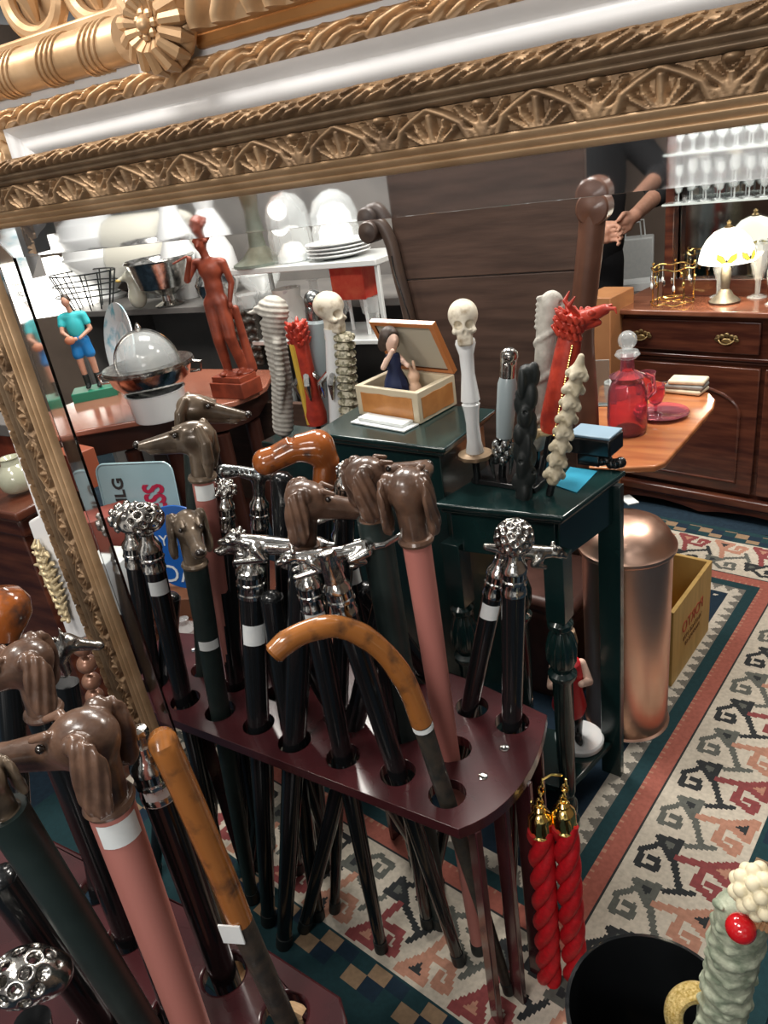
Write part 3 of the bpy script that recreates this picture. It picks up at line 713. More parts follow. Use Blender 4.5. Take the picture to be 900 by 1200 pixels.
# ================================================================== canes in the mirror
def rc_(top, hole, *a, z=ZB, **k):
    B = at(hole[0], hole[1], z); Tp = above(B, *top); return cane(Tp, B, *a, **k)
rc_((237, 556), (277, 800), 'pink cane with long-nosed brown hound head looking left, behind the facing dog head', 'hound', 182, PINK, r=.018, dogmat=DOGG, sc=1.0, tagat=.03)
rc_((228, 520), (240, 783), 'cane whose greyish hound head looks right, just behind the left-looking hound', 'hound', 5, SHAFTG, r=.019, dogmat=DOGG, sc=.95)
rc_((228, 658), (258, 833), 'green-black cane with a brown hound head facing straight out, nose down', 'spaniel', 1004, SHAFTG, r=.019, dogmat=DOGG, sc=.92, tagat=.17, tagh=.02)
rc_((357, 636), (345, 868), 'black cane with a floppy-eared brown spaniel head looking right, beneath the orange burl handle', 'spaniel', 8, BLACK, r=.021, sc=1.0)
rc_((438, 607), (480, 858), 'green-black cane with brown spaniel head partly behind the pink cane with its ears toward us', 'spaniel', 20, SHAFTG, r=.023, sc=.95)
rc_((487, 628), (526, 884), 'pink cane with brown spaniel head turned away, long ears hanging toward us', 'spaniel', 74, PINK, r=.0185, sc=1.02)
rc_((156, 640), (180, 800), 'black cane with silver filigree knob, nearest the mirror frame', 'filigree', 180, BLACK, r=.017, collar=True)
rc_((176, 644), (215, 818), 'black cane with honeycomb-pierced silver knob and white tag', 'lattice', 0, BLACK, r=.018, collar=True, tagat=.075)
rc_((264, 595), (277, 800), 'black cane with knobbly silver top, touching the pink hound cane', 'filigree', 0, BLACK, r=.014, collar=True, sc=.62)
rc_((304, 594), (310, 775), 'black cane with silver bird head and tall fluted collar', 'bird', 0, BLACK, r=.015, collar=True, sc=.9)
rc_((285, 660), (330, 810), 'black cane with silver lion head just above the long silver cat', 'lion', 200, BLACK, r=.015, collar=True, sc=.8)
rc_((294, 672), (303, 848), 'black cane with polished silver cat stretching over the wide white band', 'panther', 180, BLACK, r=.0205, collar=True, sc=1.05, tagat=.115, tagh=.042)
rc_((362, 685), (402, 886), 'black cane with silver cat handle, behind the arch of the bent wood crook', 'panther', 190, BLACK, r=.017, collar=True, sc=.85, tagat=.06)
rc_((396, 690), (466, 905), 'leaning black cane with flared fluted silver cap', 'flare', 180, BLACK, r=.0165, collar=True)
rc_((402, 628), (440, 800), 'black cane with a silver collar and white tag beside the teal-dark spaniel cane', 'horse', 180, BLACK, r=.0165, collar=True, sc=.6, tagat=.08)
rc_((405, 570), (398, 838), 'black cane with small silver ornament rising between two spaniel heads', 'lion', 0, BLACK, r=.015, collar=True, sc=.5)
rc_((378, 572), (375, 775), 'black cane with a large orange burl handle', 'derby', 8, BLACK, r=.017, sc=.92)
rc_((602, 668), (600, 846), 'black cane with round dimpled silver ball top', 'golf', 0, BLACK, r=.0175, collar=True, sc=.92)
rc_((583, 672), (550, 830), 'leaning black cane with silver cat handle reaching right behind the dimpled ball', 'cat', 2, BLACK, r=.0155, collar=True, sc=.85, tagat=.07)
# bent wooden crook
B = at(522, 932, ZB); pw_ = above(B, 494, 846); d = (pw_-B).normalized(); ft = B-d*((B.z-.012)/d.z)
t = thing('walking_cane', 'black cane with bent orange-brown wooden crook, the arch in front of the rack', 'walking stick', tuple(ft))
MB().tube([ft, B, pw_], [.010, .0145, .0155], 16).build('shaft', mat('dark_bark', (.02, .022, .02), (.05, .04, .03), rough=.5, scale=50, bump=.6), t)
MB().tube([ft, ft+d*.03], .012, 16).build('ferrule', BLACKM, t)
cp = [pw_]+[above(B, u, v) for u, v in ((478, 805), (455, 770), (425, 745), (392, 734), (360, 740), (335, 753), (319, 768))]
def crpath(P, n=6):
    out = []; P = [P[0]*2-P[1]]+list(P)+[P[-1]*2-P[-2]]
    for i in range(1, len(P)-2):
        for k in range(n):
            t_ = k/n; a, b, c, e = P[i-1:i+3]
            out.append(.5*((2*b)+(c-a)*t_+(2*a-5*b+4*c-e)*t_*t_+(3*b-a-3*c+e)*t_**3))
    return out+[P[-2]]
cp = crpath(cp); MB().tube(cp, [.0175-.003*abs(math.sin(i*.35))*.4 for i in range(len(cp)-1)]+[.012], 16).build('crook', CROOK, t)
MB().tube([pw_-d*.012, pw_-d*.004], .0168, 16).build('tag', LABEL, t)
# plain dark canes deeper in the rack
for i, (tp, hl) in enumerate((((345, 640), (360, 800)), ((425, 690), (500, 790)), ((318, 700), (340, 850)), ((520, 940), (545, 800)), ((330, 560), (340, 800)), ((452, 700), (415, 850)), ((262, 690), (277, 800)), ((335, 690), (322, 790)), ((302, 740), (300, 775)), ((455, 770), (468, 858)), ((352, 760), (398, 838)), ((200, 700), (195, 790)))):
    if i == 3: continue
    rc_(tp, hl, 'plain black cane shaft standing in the middle of the reflected rack', 'plain', 0, BLACK, r=.018, group='plain black canes in the reflected rack')

# ================================================================== canes of the real rack, bottom left
rc_((126, 934), (238, 1240), 'pink cane with big brown spaniel head looking left, in front of the mirror frame', 'spaniel', 178, PINK, r=.0195, sc=.96, tagat=.03, hup=1.1)
rc_((50, 830), (150, 1095), 'black cane with brown spaniel head half hidden behind the big one, eye toward us', 'spaniel', 200, BLACK, r=.018, sc=.88)
rc_((6, 950), (205, 1262), 'green-black cane with a greyish dog head at the left edge of the picture', 'spaniel', 150, SHAFTG, r=.0165, dogmat=DOGG, sc=.55, z=.55)
rc_((176, 897), (262, 1140), 'black cane with silver collar between the spaniel head and the orange bent handle', 'flare', 180, BLACK, r=.0175, collar=True, sc=.8, tagat=.03)
rc_((78, 800), (115, 1040), 'black cane with small silver horse head rising behind the big spaniel head', 'horse', 30, BLACK, r=.014, sc=.75)
rc_((8, 745), (30, 1060), 'cane with round orange-brown burl knob at the left edge', 'knob', 0, BLACK, r=.015, sc=1.0)
B = at(40, 1290, ZB); rc_((38, 1196), (60, 1330), 'black cane with a pierced silver ball in the bottom left corner', 'lattice', 200, BLACK, r=.016, sc=.95)
rc_((0, 1030), (120, 1200), 'plain black cane shaft low at the left edge of the front rack', 'plain', 0, BLACK, r=.0165)
rc_((110, 890), (205, 1180), 'plain black cane shaft right beside the big pink cane', 'plain', 0, BLACK, r=.017)
B = at(333, 1192, ZB); pw_ = above(B, 281, 1078); d = (pw_-B).normalized(); ft = B-d*((B.z-.012)/d.z)
t = thing('walking_cane', 'black cane whose bent orange wooden handle rises right of the spaniel head', 'walking stick', tuple(ft))
MB().tube([ft, B, pw_], [.010, .0135, .0145], 16).build('shaft', MATS['dark_bark'], t)
cp = [pw_]+[above(B, u, v) for u, v in ((262, 1030), (238, 975), (214, 920), (192, 872))]
e = cp[-1]; back = (e-Vector((0, 0, EYE))).normalized()
cp = cp+[e+back*.02+Vector((0, 0, -.003)), e+back*.05+Vector((0, 0, -.008)), e+back*.075+Vector((.004, 0, -.03))]
cp = crpath(cp); MB().tube(cp, [.0145]*(len(cp)-1)+[.01], 16).build('crook', CROOK, t)
c = pw_; MB().box(c+Vector((.0, -.016, -.004)), (.026, .002, .03), 20).build('price_tag', LABEL, t)
# ================================================================== furniture seen in the mirror
def outset(P, d):
    c = sum((Vector(p[:2]) for p in P), Vector((0, 0)))/len(P); out = []
    for p in P:
        v = Vector(p[:2])-c; out.append(tuple(c+v*(1+d/v.length)))
    return out
def quad(fl, fr, br, z):
    a, b, c = at(*fl, z), at(*fr, z), at(*br, z); d = a+c-b
    return [(p.x, p.y) for p in (a, b, c, d)]
def moulded_top(t, P, z, m, name='top'):
    MB().prism(outset(P, 0), z-.012, z).build(name, m, t, bev=.004, seg=3)
    MB().prism(outset(P, -.012), z-.024, z-.012).build('ogee_moulding', m, t, bev=.005, seg=3)
# ---- lower green-black table
ZL = .85
LP = quad((508, 590), (660, 606), (734, 551), ZL)
lt = thing('side_table', 'green-black lacquered table with fluted turned legs and low shelf, holding the right group of hilts', 'table', ((LP[0][0]+LP[2][0])/2, (LP[0][1]+LP[2][1])/2, 0))
moulded_top(lt, LP, ZL, GREENB)
IN = outset(LP, -.035)
for i in range(4):
    a, b = Vector(IN[i]), Vector(IN[(i+1) % 4]); m = (a+b)/2; ang = math.degrees(math.atan2(b.y-a.y, b.x-a.x))
    MB().box((m.x, m.y, ZL-.024-.045), ((b-a).length, .014, .09), ang).build('apron', GREENB, lt, bev=.002)
LEG = [(.020, 0), (.026, .01), (.026, .03), (.016, .04), (.022, .055), (.022, .085), (.014, .10), (.019, .12), (.021, .30), (.022, .44), (.030, .452), (.031, .462), (.020, .470), (.024, .478),
       (.030, .50), (.031, .53), (.024, .56), (.017, .572), (.026, .58), (.027, .592), (.018, .60)]
for i, (x, y) in enumerate(IN):
    if i == 2:
        MB().box((x-.002, y+.012, (ZL-.03)/2), (.050, .022, ZL-.03), -7).build('leg', GREENB, lt, bev=.002); continue
    b_ = MB(T((x, y, 0))).lathe(LEG, n=36, flute=(.48, .565, 12, .10)); b_.box((0, 0, .68), (.042, .042, .155), -7); b_.build('leg', GREENB, lt, 40, bev=.001)
MB().prism(IN, .10, .118).build('low_shelf', GREENB, lt, bev=.003)
# ---- upper table / pedestal
ZU = .95
UP = quad((366, 507), (521, 526), (581, 479), ZU)
ut = thing('display_pedestal', 'green-black lacquered pedestal table carrying the open music box', 'table', ((UP[0][0]+UP[2][0])/2, (UP[0][1]+UP[2][1])/2, 0))
moulded_top(ut, UP, ZU, GREENB)
MB().prism(outset(UP, -.03), .08, ZU-.024).build('cabinet_body', GREENB, ut, bev=.002)
MB().prism(outset(UP, -.012), 0, .08).build('plinth', GREENB, ut, bev=.006)
# ---- sideboard with drawers
c0 = at(722, 580, 0); th = math.radians(-13)
cb = thing('sideboard_cabinet', 'mahogany sideboard with brass drawer handles, arched doors and mirrored upper shelves at the right', 'cabinet', (c0.x, c0.y, 0))
def CM(): return MB(T((c0.x, c0.y, 0), -13))
CW, CDp = 1.15, .50
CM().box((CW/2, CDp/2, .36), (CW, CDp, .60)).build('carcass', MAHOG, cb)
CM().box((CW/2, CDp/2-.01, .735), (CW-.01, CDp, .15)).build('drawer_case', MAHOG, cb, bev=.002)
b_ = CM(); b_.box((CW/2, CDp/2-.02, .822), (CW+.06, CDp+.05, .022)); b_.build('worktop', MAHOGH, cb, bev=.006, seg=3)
b_ = CM(); b_.box((CW/2, -.006, .655), (CW+.02, .03, .014)); b_.box((CW/2, -.004, .640), (CW+.01, .02, .010)); b_.build('waist_moulding', MAHOG, cb, bev=.004)
prof = [(0, 0)]
b_ = CM(); b_.box((CW/2, CDp/2-.02, .085), (CW+.04, CDp+.04, .04)); b_.build('base_moulding', MAHOG, cb, bev=.010, seg=3)
pts = [(0, .065), (CW, .065)]+[(CW-CW*k/40, .012+.028*abs(math.sin(PI*k/40*3))**.7) for k in range(41)]
b_ = CM(); b_.M = b_.M@Matrix(((1, 0, 0, 0), (0, 0, 1, -.03), (0, 1, 0, 0), (0, 0, 0, 1))); b_.prism(pts, -.0, .03); b_.build('scalloped_skirt', MAHOG, cb)
BRASS = mat('aged_brass', (.36, .26, .12), (.22, .15, .07), rough=.35, metal=.9, scale=60)
for k in (0, 1):
    x0 = .012+k*(CW/2); wd = CW/2-.03
    dr = CM().box((x0+wd/2+.003, -.016, .735), (wd, .02, .118)).build('drawer', MAHOG, cb, bev=.004)
    for hx in (.11, wd-.11):
        bb = CM(); c = Vector((x0+hx, -.031, .737)); bb.prism
        for q in range(7):
            an = PI*q/6; bb.ball(c+Vector((.034*math.cos(an), 0, -.008+.018*math.sin(an)*(1 if q % 2 else .75))), (.010, .003, .008), 10)
        bb.ball(c+Vector((0, 0, -.014)), (.020, .003, .012), 12)
        bb.tube([c+Vector((.028*math.cos(a), -.012*math.sin(PI*(i/10)), -.004-.018*math.sin(a))) for i, a in enumerate(np.linspace(0, PI, 11))], .0028, 8)
        bb.ball(c+Vector((.028, -.003, -.002)), .005, 8); bb.ball(c+Vector((-.028, -.003, -.002)), .005, 8)
        o_ = bb.build('drawer_handle', BRASS, None); o_.data.transform(Matrix.Translation(-Vector(cb.location))); o_.parent = dr
    dw = CW/2-.02; dx = .012+k*(CW/2-.002)
    pr = CM(); pr.box((dx+dw/2, -.012, .375), (dw, .02, .50)); dd_ = pr.build('door', MAHOG, cb, bev=.003)
    # raised frame of the arched panel
    a = [Vector((dx+.06, -.024, .17)), Vector((dx+.06, -.024, .45))]+[Vector((dx+dw/2-(dw/2-.06)*math.cos(q), -.024, .45+.10*math.sin(q))) for q in np.linspace(0.1, PI-.1, 14)]+[Vector((dx+dw-.06, -.024, .45)), Vector((dx+dw-.06, -.024, .17))]
    o_ = CM().tube(a, .006, 8, closed=True).build('arched_bead', MAHOG, None); o_.data.transform(Matrix.Translation(-Vector(cb.location))); o_.parent = dd_
# upper part
MIRR = mat('old_mirror_glass', (.42, .43, .42), rough=.06, metal=1)
CM().box((.135, .20, 1.30), (.035, .05, .94)).build('upright_post', MAHOG, cb, bev=.004)
CM().box((CW-.10, .20, 1.30), (.035, .05, .94)).build('upright_post', MAHOG, cb, bev=.004)
CM().box((CW/2, .24, 1.30), (CW-.2, .012, .92)).build('mirror_panel', MIRR, cb)
CM().box((CW/2, .22, .865), (CW-.2, .04, .065)).build('back_rail', MAHOG, cb, bev=.004)
CM().box((CW/2, .21, 1.81), (CW-.16, .1, .06)).build('cornice', MAHOG, cb, bev=.01)
for z in (1.185, 1.30): CM().box((CW/2, .17, z), (CW-.27, .13, .007)).build('glass_shelf', mat('shelf_glass_edge', (.55, .62, .60), rough=.1, coat=1), cb)
Rc = Rz(-13)
def cl(x, y, z): p = T((c0.x, c0.y, 0), -13)@Vector((x, y, z)); return p
WINE = [(.020, 0), (.019, .002), (.003, .005), (.0028, .035), (.012, .042), (.018, .060), (.017, .085), (.0165, .085), (.0165, .06), (.011, .044), (0, .040)]
proto = MB().lathe(WINE, n=16).build('wine_glass', GLASS)
k = 0
for z, ys in ((1.1885, (.135, .19)), (1.3035, (.135, .19))):
    for yy_ in ys:
        for i in range(12):
            o_ = proto if k == 0 else proto.copy()
            if k: COL.objects.link(o_)
            o_.location = cl(.185+i*.05+(yy_ > .15)*.02, yy_, z); s_ = .85+.2*((i*7+k) % 3)/2; o_.scale = (s_,)*3
            tag(o_, 'clear stemmed glass in the rows on the mirrored shelves above the sideboard', 'glass', 'stemmed glasses on the sideboard shelves'); k += 1
# glass-stained lamp
lb = cl(.385, .10, .834)
la = thing('table_lamp', 'lit table lamp with domed cream glass shade patterned with yellow butterflies, on the sideboard', 'lamp', tuple(lb))
MB(T(lb)).lathe([(.052, 0), (.055, .006), (.048, .012), (.030, .026), (.022, .04), (.014, .048), (.016, .07), (.019, .10), (.016, .125), (.010, .14), (.008, .17)], n=28).build('bronze_base', mat('lamp_bronze', (.22, .20, .16), (.12, .11, .09), rough=.4, metal=.5, scale=30), la)
sh = [(.097, .148), (.095, .165), (.088, .195), (.072, .225), (.048, .250), (.020, .262), (.012, .263)]
MB(T(lb)).lathe(sh+[(.010, .260)]+[(r*.97, z-.002) for r, z in sh[::-1]], n=40).build('dome_shade', mat('lit_dome_shade', (.95, .90, .75), rough=.3, emis=(1, .95, .82), es=1.9), la)
MB(T(lb)).lathe([(.014, .262), (.014, .268), (.006, .274), (.009, .282), (0, .29)], n=16).build('finial', BRASS, la)
YEL = mat('yellow_glass', (.85, .62, .05), rough=.3, emis=(.95, .7, .08), es=.8); LEADM = mat('lead_line', (.05, .05, .04), rough=.5)
for i in range(5):
    an = math.radians(-125+YAW+i*52+12); b_ = MB(); l_ = MB()
    def sp(da, z):
        r = np.interp(z, [.148, .165, .195, .225], [.097, .095, .088, .072])+.0016; return lb+Vector((r*math.cos(an+da), r*math.sin(an+da), z))
    for s in (-1, 1):
        P_ = [sp(0, .158), sp(s*.14, .178), sp(s*.36, .186), sp(s*.34, .168), sp(s*.15, .156)]
        b_.add(P_, [(0, 1, 2, 3, 4)]); l_.tube(P_, .0012, 6, closed=True); l_.tube([sp(0, .158), sp(s*.06, .19)], .0010, 6)
    b_.build('butterfly', YEL, la, smooth=0); l_.build('lead_came', LEADM, la)
lp = bpy.data.lights.new('lamp_bulb', 'POINT'); lp.energy = 2.0; lp.color = (1, .85, .6); lp.shadow_soft_size = .03; lo = bpy.data.objects.new('lamp_bulb', lp); COL.objects.link(lo); lo.location = lb+Vector((0, -.02, .135))
# gold stand with dangling charms
gp = cl(.20, .07, .834); t = thing('jewellery_stand', 'small gold wire stand hung with earrings and charms, on the sideboard', 'jewellery stand', tuple(gp))
b_ = MB(T(gp)); RR = .078
for z in (.008, .135): b_.tube([(RR*math.cos(a), RR*math.sin(a), z+.004*math.sin(6*a)) for a in np.linspace(0, 2*PI, 36, endpoint=False)], .0028, 8, closed=True)
b_.tube([(RR*.6*math.cos(a), RR*.6*math.sin(a), .02) for a in np.linspace(0, 2*PI, 24, endpoint=False)], .002, 6, closed=True)
for k in range(5): a = 2*PI*k/5+.4; b_.tube([(RR*math.cos(a), RR*math.sin(a), 0), (RR*math.cos(a), RR*math.sin(a), .145)], .0022, 8); b_.ball((RR*math.cos(a), RR*math.sin(a), .148), .005, 8)
b_.build('wire_frame', GOLDB, t)
for k in range(14):
    a = 2*PI*k/14; b_ = MB(T(gp+Vector((RR*math.cos(a), RR*math.sin(a), .13)))); l_ = .025+.03*((k*5) % 7)/7
    b_.tube([(0, 0, 0), (0, 0, -l_)], .0008, 6); b_.ball((0, 0, -l_-.01), (.005, .004, .012), 10); b_.build('charm', [GOLDB, CHROME, LABEL][k % 3], t)
for (x, y, hh, r, lb_) in ((.555, .08, .12, .022, 'small cut glass candlestick right of the butterfly lamp'), (.64, .07, .15, .034, 'tall clear glass vase at the right edge of the sideboard'), (.33, .185, .20, .032, 'clear glass goblet behind the jewellery stand'), (.47, .19, .19, .036, 'clear glass goblet behind the lamp base')):
    p = cl(x, y, .834); o_ = MB().lathe([(r, 0), (r*.9, .004), (r*.25, .012), (r*.3, hh*.3), (r*.6, hh*.45), (r*.9, hh*.7), (r, hh), (r*.93, hh), (r*.8, hh*.7), (r*.4, hh*.46), (0, hh*.44)], n=24, flute=(hh*.4, hh, 10, .04)).build('glass_vase', GLASS); o_.location = p; tag(o_, lb_, 'glassware')

p = aty(706, 362, 2.95); o_ = MB().box((p.x, 3.02, (p.z+.05)/2), (.13, .2, p.z+.05), -13).build('tan_cabinet', mat('tan_cupboard', (.40, .19, .08), (.32, .14, .06), rough=.4, scale=6), bev=.004); tag(o_, 'narrow tan wooden cupboard between the red dragon hilt and the sideboard', 'cupboard')
# ---- person behind the headboard
pp = aty(684, 300, 3.72); pp.z = 0
pr = thing('person', 'person in black clothing behind the sideboard, both hands held together at the waist', 'person', tuple(pp))
ri = Vector((math.cos(math.radians(YAW)), math.sin(math.radians(YAW)), 0)); fo = Vector((ri.y, -ri.x, 0)); Rp = Matrix((ri, -fo, Vector((0, 0, 1)))).transposed()
hz = aty(720, 272, 3.50); hl = Rp.transposed()@(hz-pp); hx, hy, hzz = hl.x, hl.y, hl.z
def pc(*p): return p
el = (.36, -.02, hzz+.12); sL = (-.19, 0, 1.38); sR = (.19, 0, 1.38)
eL = (-.24, -.02, 1.08); wL = (hx-.09, hy+.02, hzz-.01); wR = (hx+.10, hy+.03, hzz+.055)
body = [('+', 0, chain([(-.09, 0, .06), (-.10, 0, .48), (-.09, 0, .86)], [.045, .06, .085])), ('+', 0, chain([(.09, 0, .06), (.10, 0, .48), (.09, 0, .86)], [.045, .06, .085])),
        ('+', .05, ell((0, 0, .95), (.165, .105, .12))), ('+', .08, ell((0, 0, 1.20), (.175, .11, .24))), ('+', .04, cap((-.16, 0, 1.40), (.16, 0, 1.40), .055)), ('+', .04, cap((0, 0, 1.42), (0, -.01, 1.52), .055, .052)),
        ('+', .02, ell((0, -.01, 1.63), (.076, .095, .115))), ('+', .02, chain([sL, eL, wL], [.056, .042, .029])), ('+', .02, chain([sR, el, wR], [.056, .042, .029])),
        ('+', .01, ell((-.09, -.06, .03), (.045, .12, .035))), ('+', .01, ell((.09, -.06, .03), (.045, .12, .035))),
        ('+', .006, cap((0, -.10, 1.64), (0, -.118, 1.615), .010, .013)), ('-', .01, ell((-.03, -.105, 1.65), (.016, .012, .010))), ('-', .01, ell((.03, -.105, 1.65), (.016, .012, .010))), ('-', .003, cap((-.02, -.10, 1.575), (.02, -.10, 1.575), .004)),
        ('+', .006, ell((-.078, 0, 1.63), (.01, .02, .03))), ('+', .006, ell((.078, 0, 1.63), (.01, .02, .03)))]
for s, wx in ((1, wL), (-1, wR)):                     # palms and fingers reach towards the meeting point
    w0 = np.array(wx); mid = np.array((hx, hy-.01, hzz)); dv = (mid-w0)/np.linalg.norm(mid-w0); up = np.array((0, 0, 1.)); up = up-dv*up.dot(dv); up /= np.linalg.norm(up); nr = np.cross(dv, up)
    pal = w0+dv*.055; body.append(('+', .012, cap(tuple(w0), tuple(pal+up*.012), .026, .024))); body.append(('+', .012, cap(tuple(w0+dv*.02), tuple(pal-up*.022), .02, .02)))
    for k, ln in enumerate((.062, .070, .066, .052)):
        b0 = pal+dv*.018+up*(.030-.020*k); b1 = b0+dv*ln*.5+nr*.008; b2 = b1+dv*ln*.25-up*.012+nr*.022; b3 = b2-up*.006-dv*.008+nr*.016
        body.append(('+', .003, chain([tuple(b0), tuple(b1), tuple(b2), tuple(b3)], [.0098, .009, .0085, .0075])))
    body.append(('+', .005, chain([tuple(w0+dv*.025+up*.022), tuple(w0+dv*.055+up*.046-nr*.01), tuple(w0+dv*.09+up*.040-nr*.012)], [.013, .011, .009])))
place('body', sculpt('person_body', body, .0062), SKIN, pr, (0, 0, 0), Rp)
top = [('+', 0, ell((0, 0, 1.20), (.20, .135, .27))), ('+', .08, ell((0, 0, .98), (.19, .13, .16))), ('+', .05, cap((-.17, 0, 1.405), (.17, 0, 1.405), .068)),
       ('+', .02, chain([sL, eL, tuple(np.array(eL)*.35+np.array(wL)*.65)], [.072, .058, .046])), ('+', .02, chain([sR, el, tuple(np.array(el)*.75+np.array(wR)*.25)], [.072, .058, .05])), ('-', .01, cap((0, -.01, 1.44), (0, -.01, 1.6), .06))]
place('black_jumper', sculpt('person_top', top, .011), BLKCLOTH, pr, (0, 0, 0), Rp)
tr = [('+', 0, chain([(-.09, 0, .10), (-.10, 0, .48), (-.09, 0, .88)], [.062, .078, .10])), ('+', 0, chain([(.09, 0, .10), (.10, 0, .48), (.09, 0, .88)], [.062, .078, .10])), ('+', .04, ell((0, 0, .95), (.175, .12, .12)))]
place('black_trousers', sculpt('person_trousers', tr, .012), BLKCLOTH, pr, (0, 0, 0), Rp)
hr = [('+', 0, ell((0, .012, 1.655), (.086, .098, .112))), ('-', .012, ell((0, -.09, 1.61), (.07, .07, .085)))]
place('hair', sculpt('person_hair', hr, .006), mat('dark_hair', (.03, .02, .015), (.06, .04, .03), rough=.5, scale=80), pr, (0, 0, 0), Rp)

# ---- headboard panel with scrolled posts
yb_ = 1.95; hl_, hr_ = aty(466, 300, yb_), aty(688, 300, yb_)
hb = thing('settle_back', 'tall dark brown plank back with scrolled posts, rising behind the swords', 'furniture', ((hl_.x+hr_.x)/2, yb_, 0))
zt = aty(575, 172, yb_).z; zs = aty(575, 322, yb_).z
MB().box(((hl_.x+hr_.x)/2, yb_, (zs+zt)/2+.001), (hr_.x-hl_.x, .022, zt-zs-.002)).build('upper_plank', DARKW, hb, bev=.002)
MB().box(((hl_.x+hr_.x)/2, yb_, (zs+.03)/2), (hr_.x-hl_.x, .022, zs-.03-.002)).build('lower_plank', DARKW, hb, bev=.002)
for s, (u, v, rr, m_) in ((-1, (436, 271, .030, mat('dark_post', (.05, .035, .03), (.09, .06, .045), rough=.4, scale=12))), (1, (697, 243, .040, WALNUT))):
    c = aty(u, v, yb_-.03); ex = hl_ if s < 0 else hr_
    b_ = MB(); b_.M = Matrix.Translation(c)@Matrix.Rotation(PI/2, 4, 'X'); b_.lathe([(0, -.03), (rr*.9, -.03), (rr, -.026), (rr, .026), (rr*.9, .03), (rr*.5, .032), (rr*.2, .036), (0, .036)], n=32)
    b_.build('scroll_roll', m_, hb)
    x1 = ex.x-s*.0
    if s > 0: P_ = [c+Vector((-.004, 0, 0)), Vector((c.x-.012, c.y, c.z-.08)), Vector((x1+.004, c.y, c.z-.18)), Vector((x1-.01, c.y, c.z-.32)), Vector((x1+.0, c.y, c.z-.6)), Vector((x1+.0, c.y, 0))]
    else: P_ = [c+Vector((.0, 0, rr*.6)), Vector((c.x+.030, c.y, c.z+.018)), Vector((c.x+.055, c.y, c.z-.03)), Vector((c.x+.068, c.y, c.z-.12)), Vector((x1+.03, c.y, c.z-.25)), Vector((x1+.04, c.y, c.z-.45)), Vector((x1+.02, c.y, 0))]
    b_ = MB(); P_ = crpath(P_); b_.tube(P_, .018 if s < 0 else .033, 12, flat=1.0); b_.build('post', m_, hb)
# black cable running down the left post
a = aty(459, 300, yb_-.09); MB().tube(crpath([a, a+Vector((.004, 0, -.05)), a+Vector((.02, 0, -.12)), a+Vector((.035, 0, -.2)), a+Vector((.045, 0, -.4))]), .0022, 8).build('cable_clip', BLACK, hb)

# ---- drop-leaf table
ZD = .72
DP = [(p.x, p.y) for p in (at(u, v, ZD) for u, v in ((832, 460), (839, 468), (836, 478), (780, 541), (768, 546), (716, 548), (690, 547), (702, 452), (745, 440)))]
dt = thing('drop_leaf_table', 'polished mahogany drop-leaf table with rounded corner behind the green-black table', 'table', (at(700, 490, ZD).x, at(700, 490, ZD).y, 0))
ORW = mat('orange_polished_wood', (.52, .20, .075), (.34, .11, .045), rough=.22, scale=4, stretch=(1, 6, 1), coat=.6)
MB().prism(DP, ZD-.018, ZD).build('tabletop', ORW, dt, bev=.005, seg=3)
cx_ = at(700, 490, ZD); b_ = MB(T((cx_.x, cx_.y, 0))).lathe([(.03, .06), (.06, .10), (.05, .2), (.025, .3), (.04, .42), (.03, .55), (.05, ZD-.03), (.12, ZD-.018)], n=28); b_.build('pedestal', MAHOG, dt)
for k in range(3):
    a = 2*PI*k/3+.4; d = Vector((math.cos(a), math.sin(a), 0)); c = Vector((cx_.x, cx_.y, 0)); MB().tube([c+Vector((0, 0, .12)), c+d*.12+Vector((0, 0, .12)), c+d*.24+Vector((0, 0, .03))], [.03, .024, .02], 10).build('foot', MAHOG, dt)
def glassware(name, u, v, z, prof, m, label, cat, scale_px=None, n=28, flute=None, extra=None):
    p = at(u, v, z); t = thing(name, label, cat, tuple(p)); MB(T(p)).lathe(prof, n=n, flute=flute).build('body', m, t); 
    if extra: extra(t, p)
    return t
u_ = size(at(735, 505, ZD), 1)
def dec(t, p):
    MB(T(p)).lathe([(10*u_, 88*u_), (14*u_, 92*u_), (12*u_, 96*u_), (8*u_, 96*u_)], n=20).build('rim', GLASS, t)
    MB(T(p)).lathe([(5*u_, 84*u_), (6*u_, 98*u_)], n=12).ball((0, 0, 104*u_*1.04), 10.5*u_, 20).build('ball_stopper', GLASS, t)
    MB(T(p)).tube([(19*u_, 0, 70*u_), (28*u_, 0, 66*u_), (30*u_, 0, 50*u_), (20*u_, 0, 40*u_)], 2.5*u_, 8).build('handle', CRAN, t)
glassware('decanter', 735, 506, ZD, [(20*u_, 0), (22*u_, 3*u_), (23*u_, 20*u_), (21*u_, 50*u_), (17*u_, 62*u_), (20*u_, 68*u_), (8*u_, 74*u_), (7*u_, 92*u_), (5.5*u_, 92*u_), (6*u_, 74*u_), (15*u_, 62*u_), (19*u_, 50*u_), (20.5*u_, 20*u_), (18*u_, 4*u_), (0, 4*u_)],
          CRAN, 'cranberry glass decanter with clear ball stopper on the drop-leaf table', 'decanter', extra=dec, flute=(4*u_, 60*u_, 10, .03))
PL = at(775, 487, ZD); b_ = MB(T(PL)).lathe([(10*u_, 0), (26*u_, 2*u_), (32*u_, 5*u_), (31*u_, 6.5*u_), (25*u_, 4*u_), (0, 3*u_)], n=36); o_ = b_.build('glass_dish', CRAN); tag(o_, 'shallow cranberry glass dish beside the decanter', 'dish')
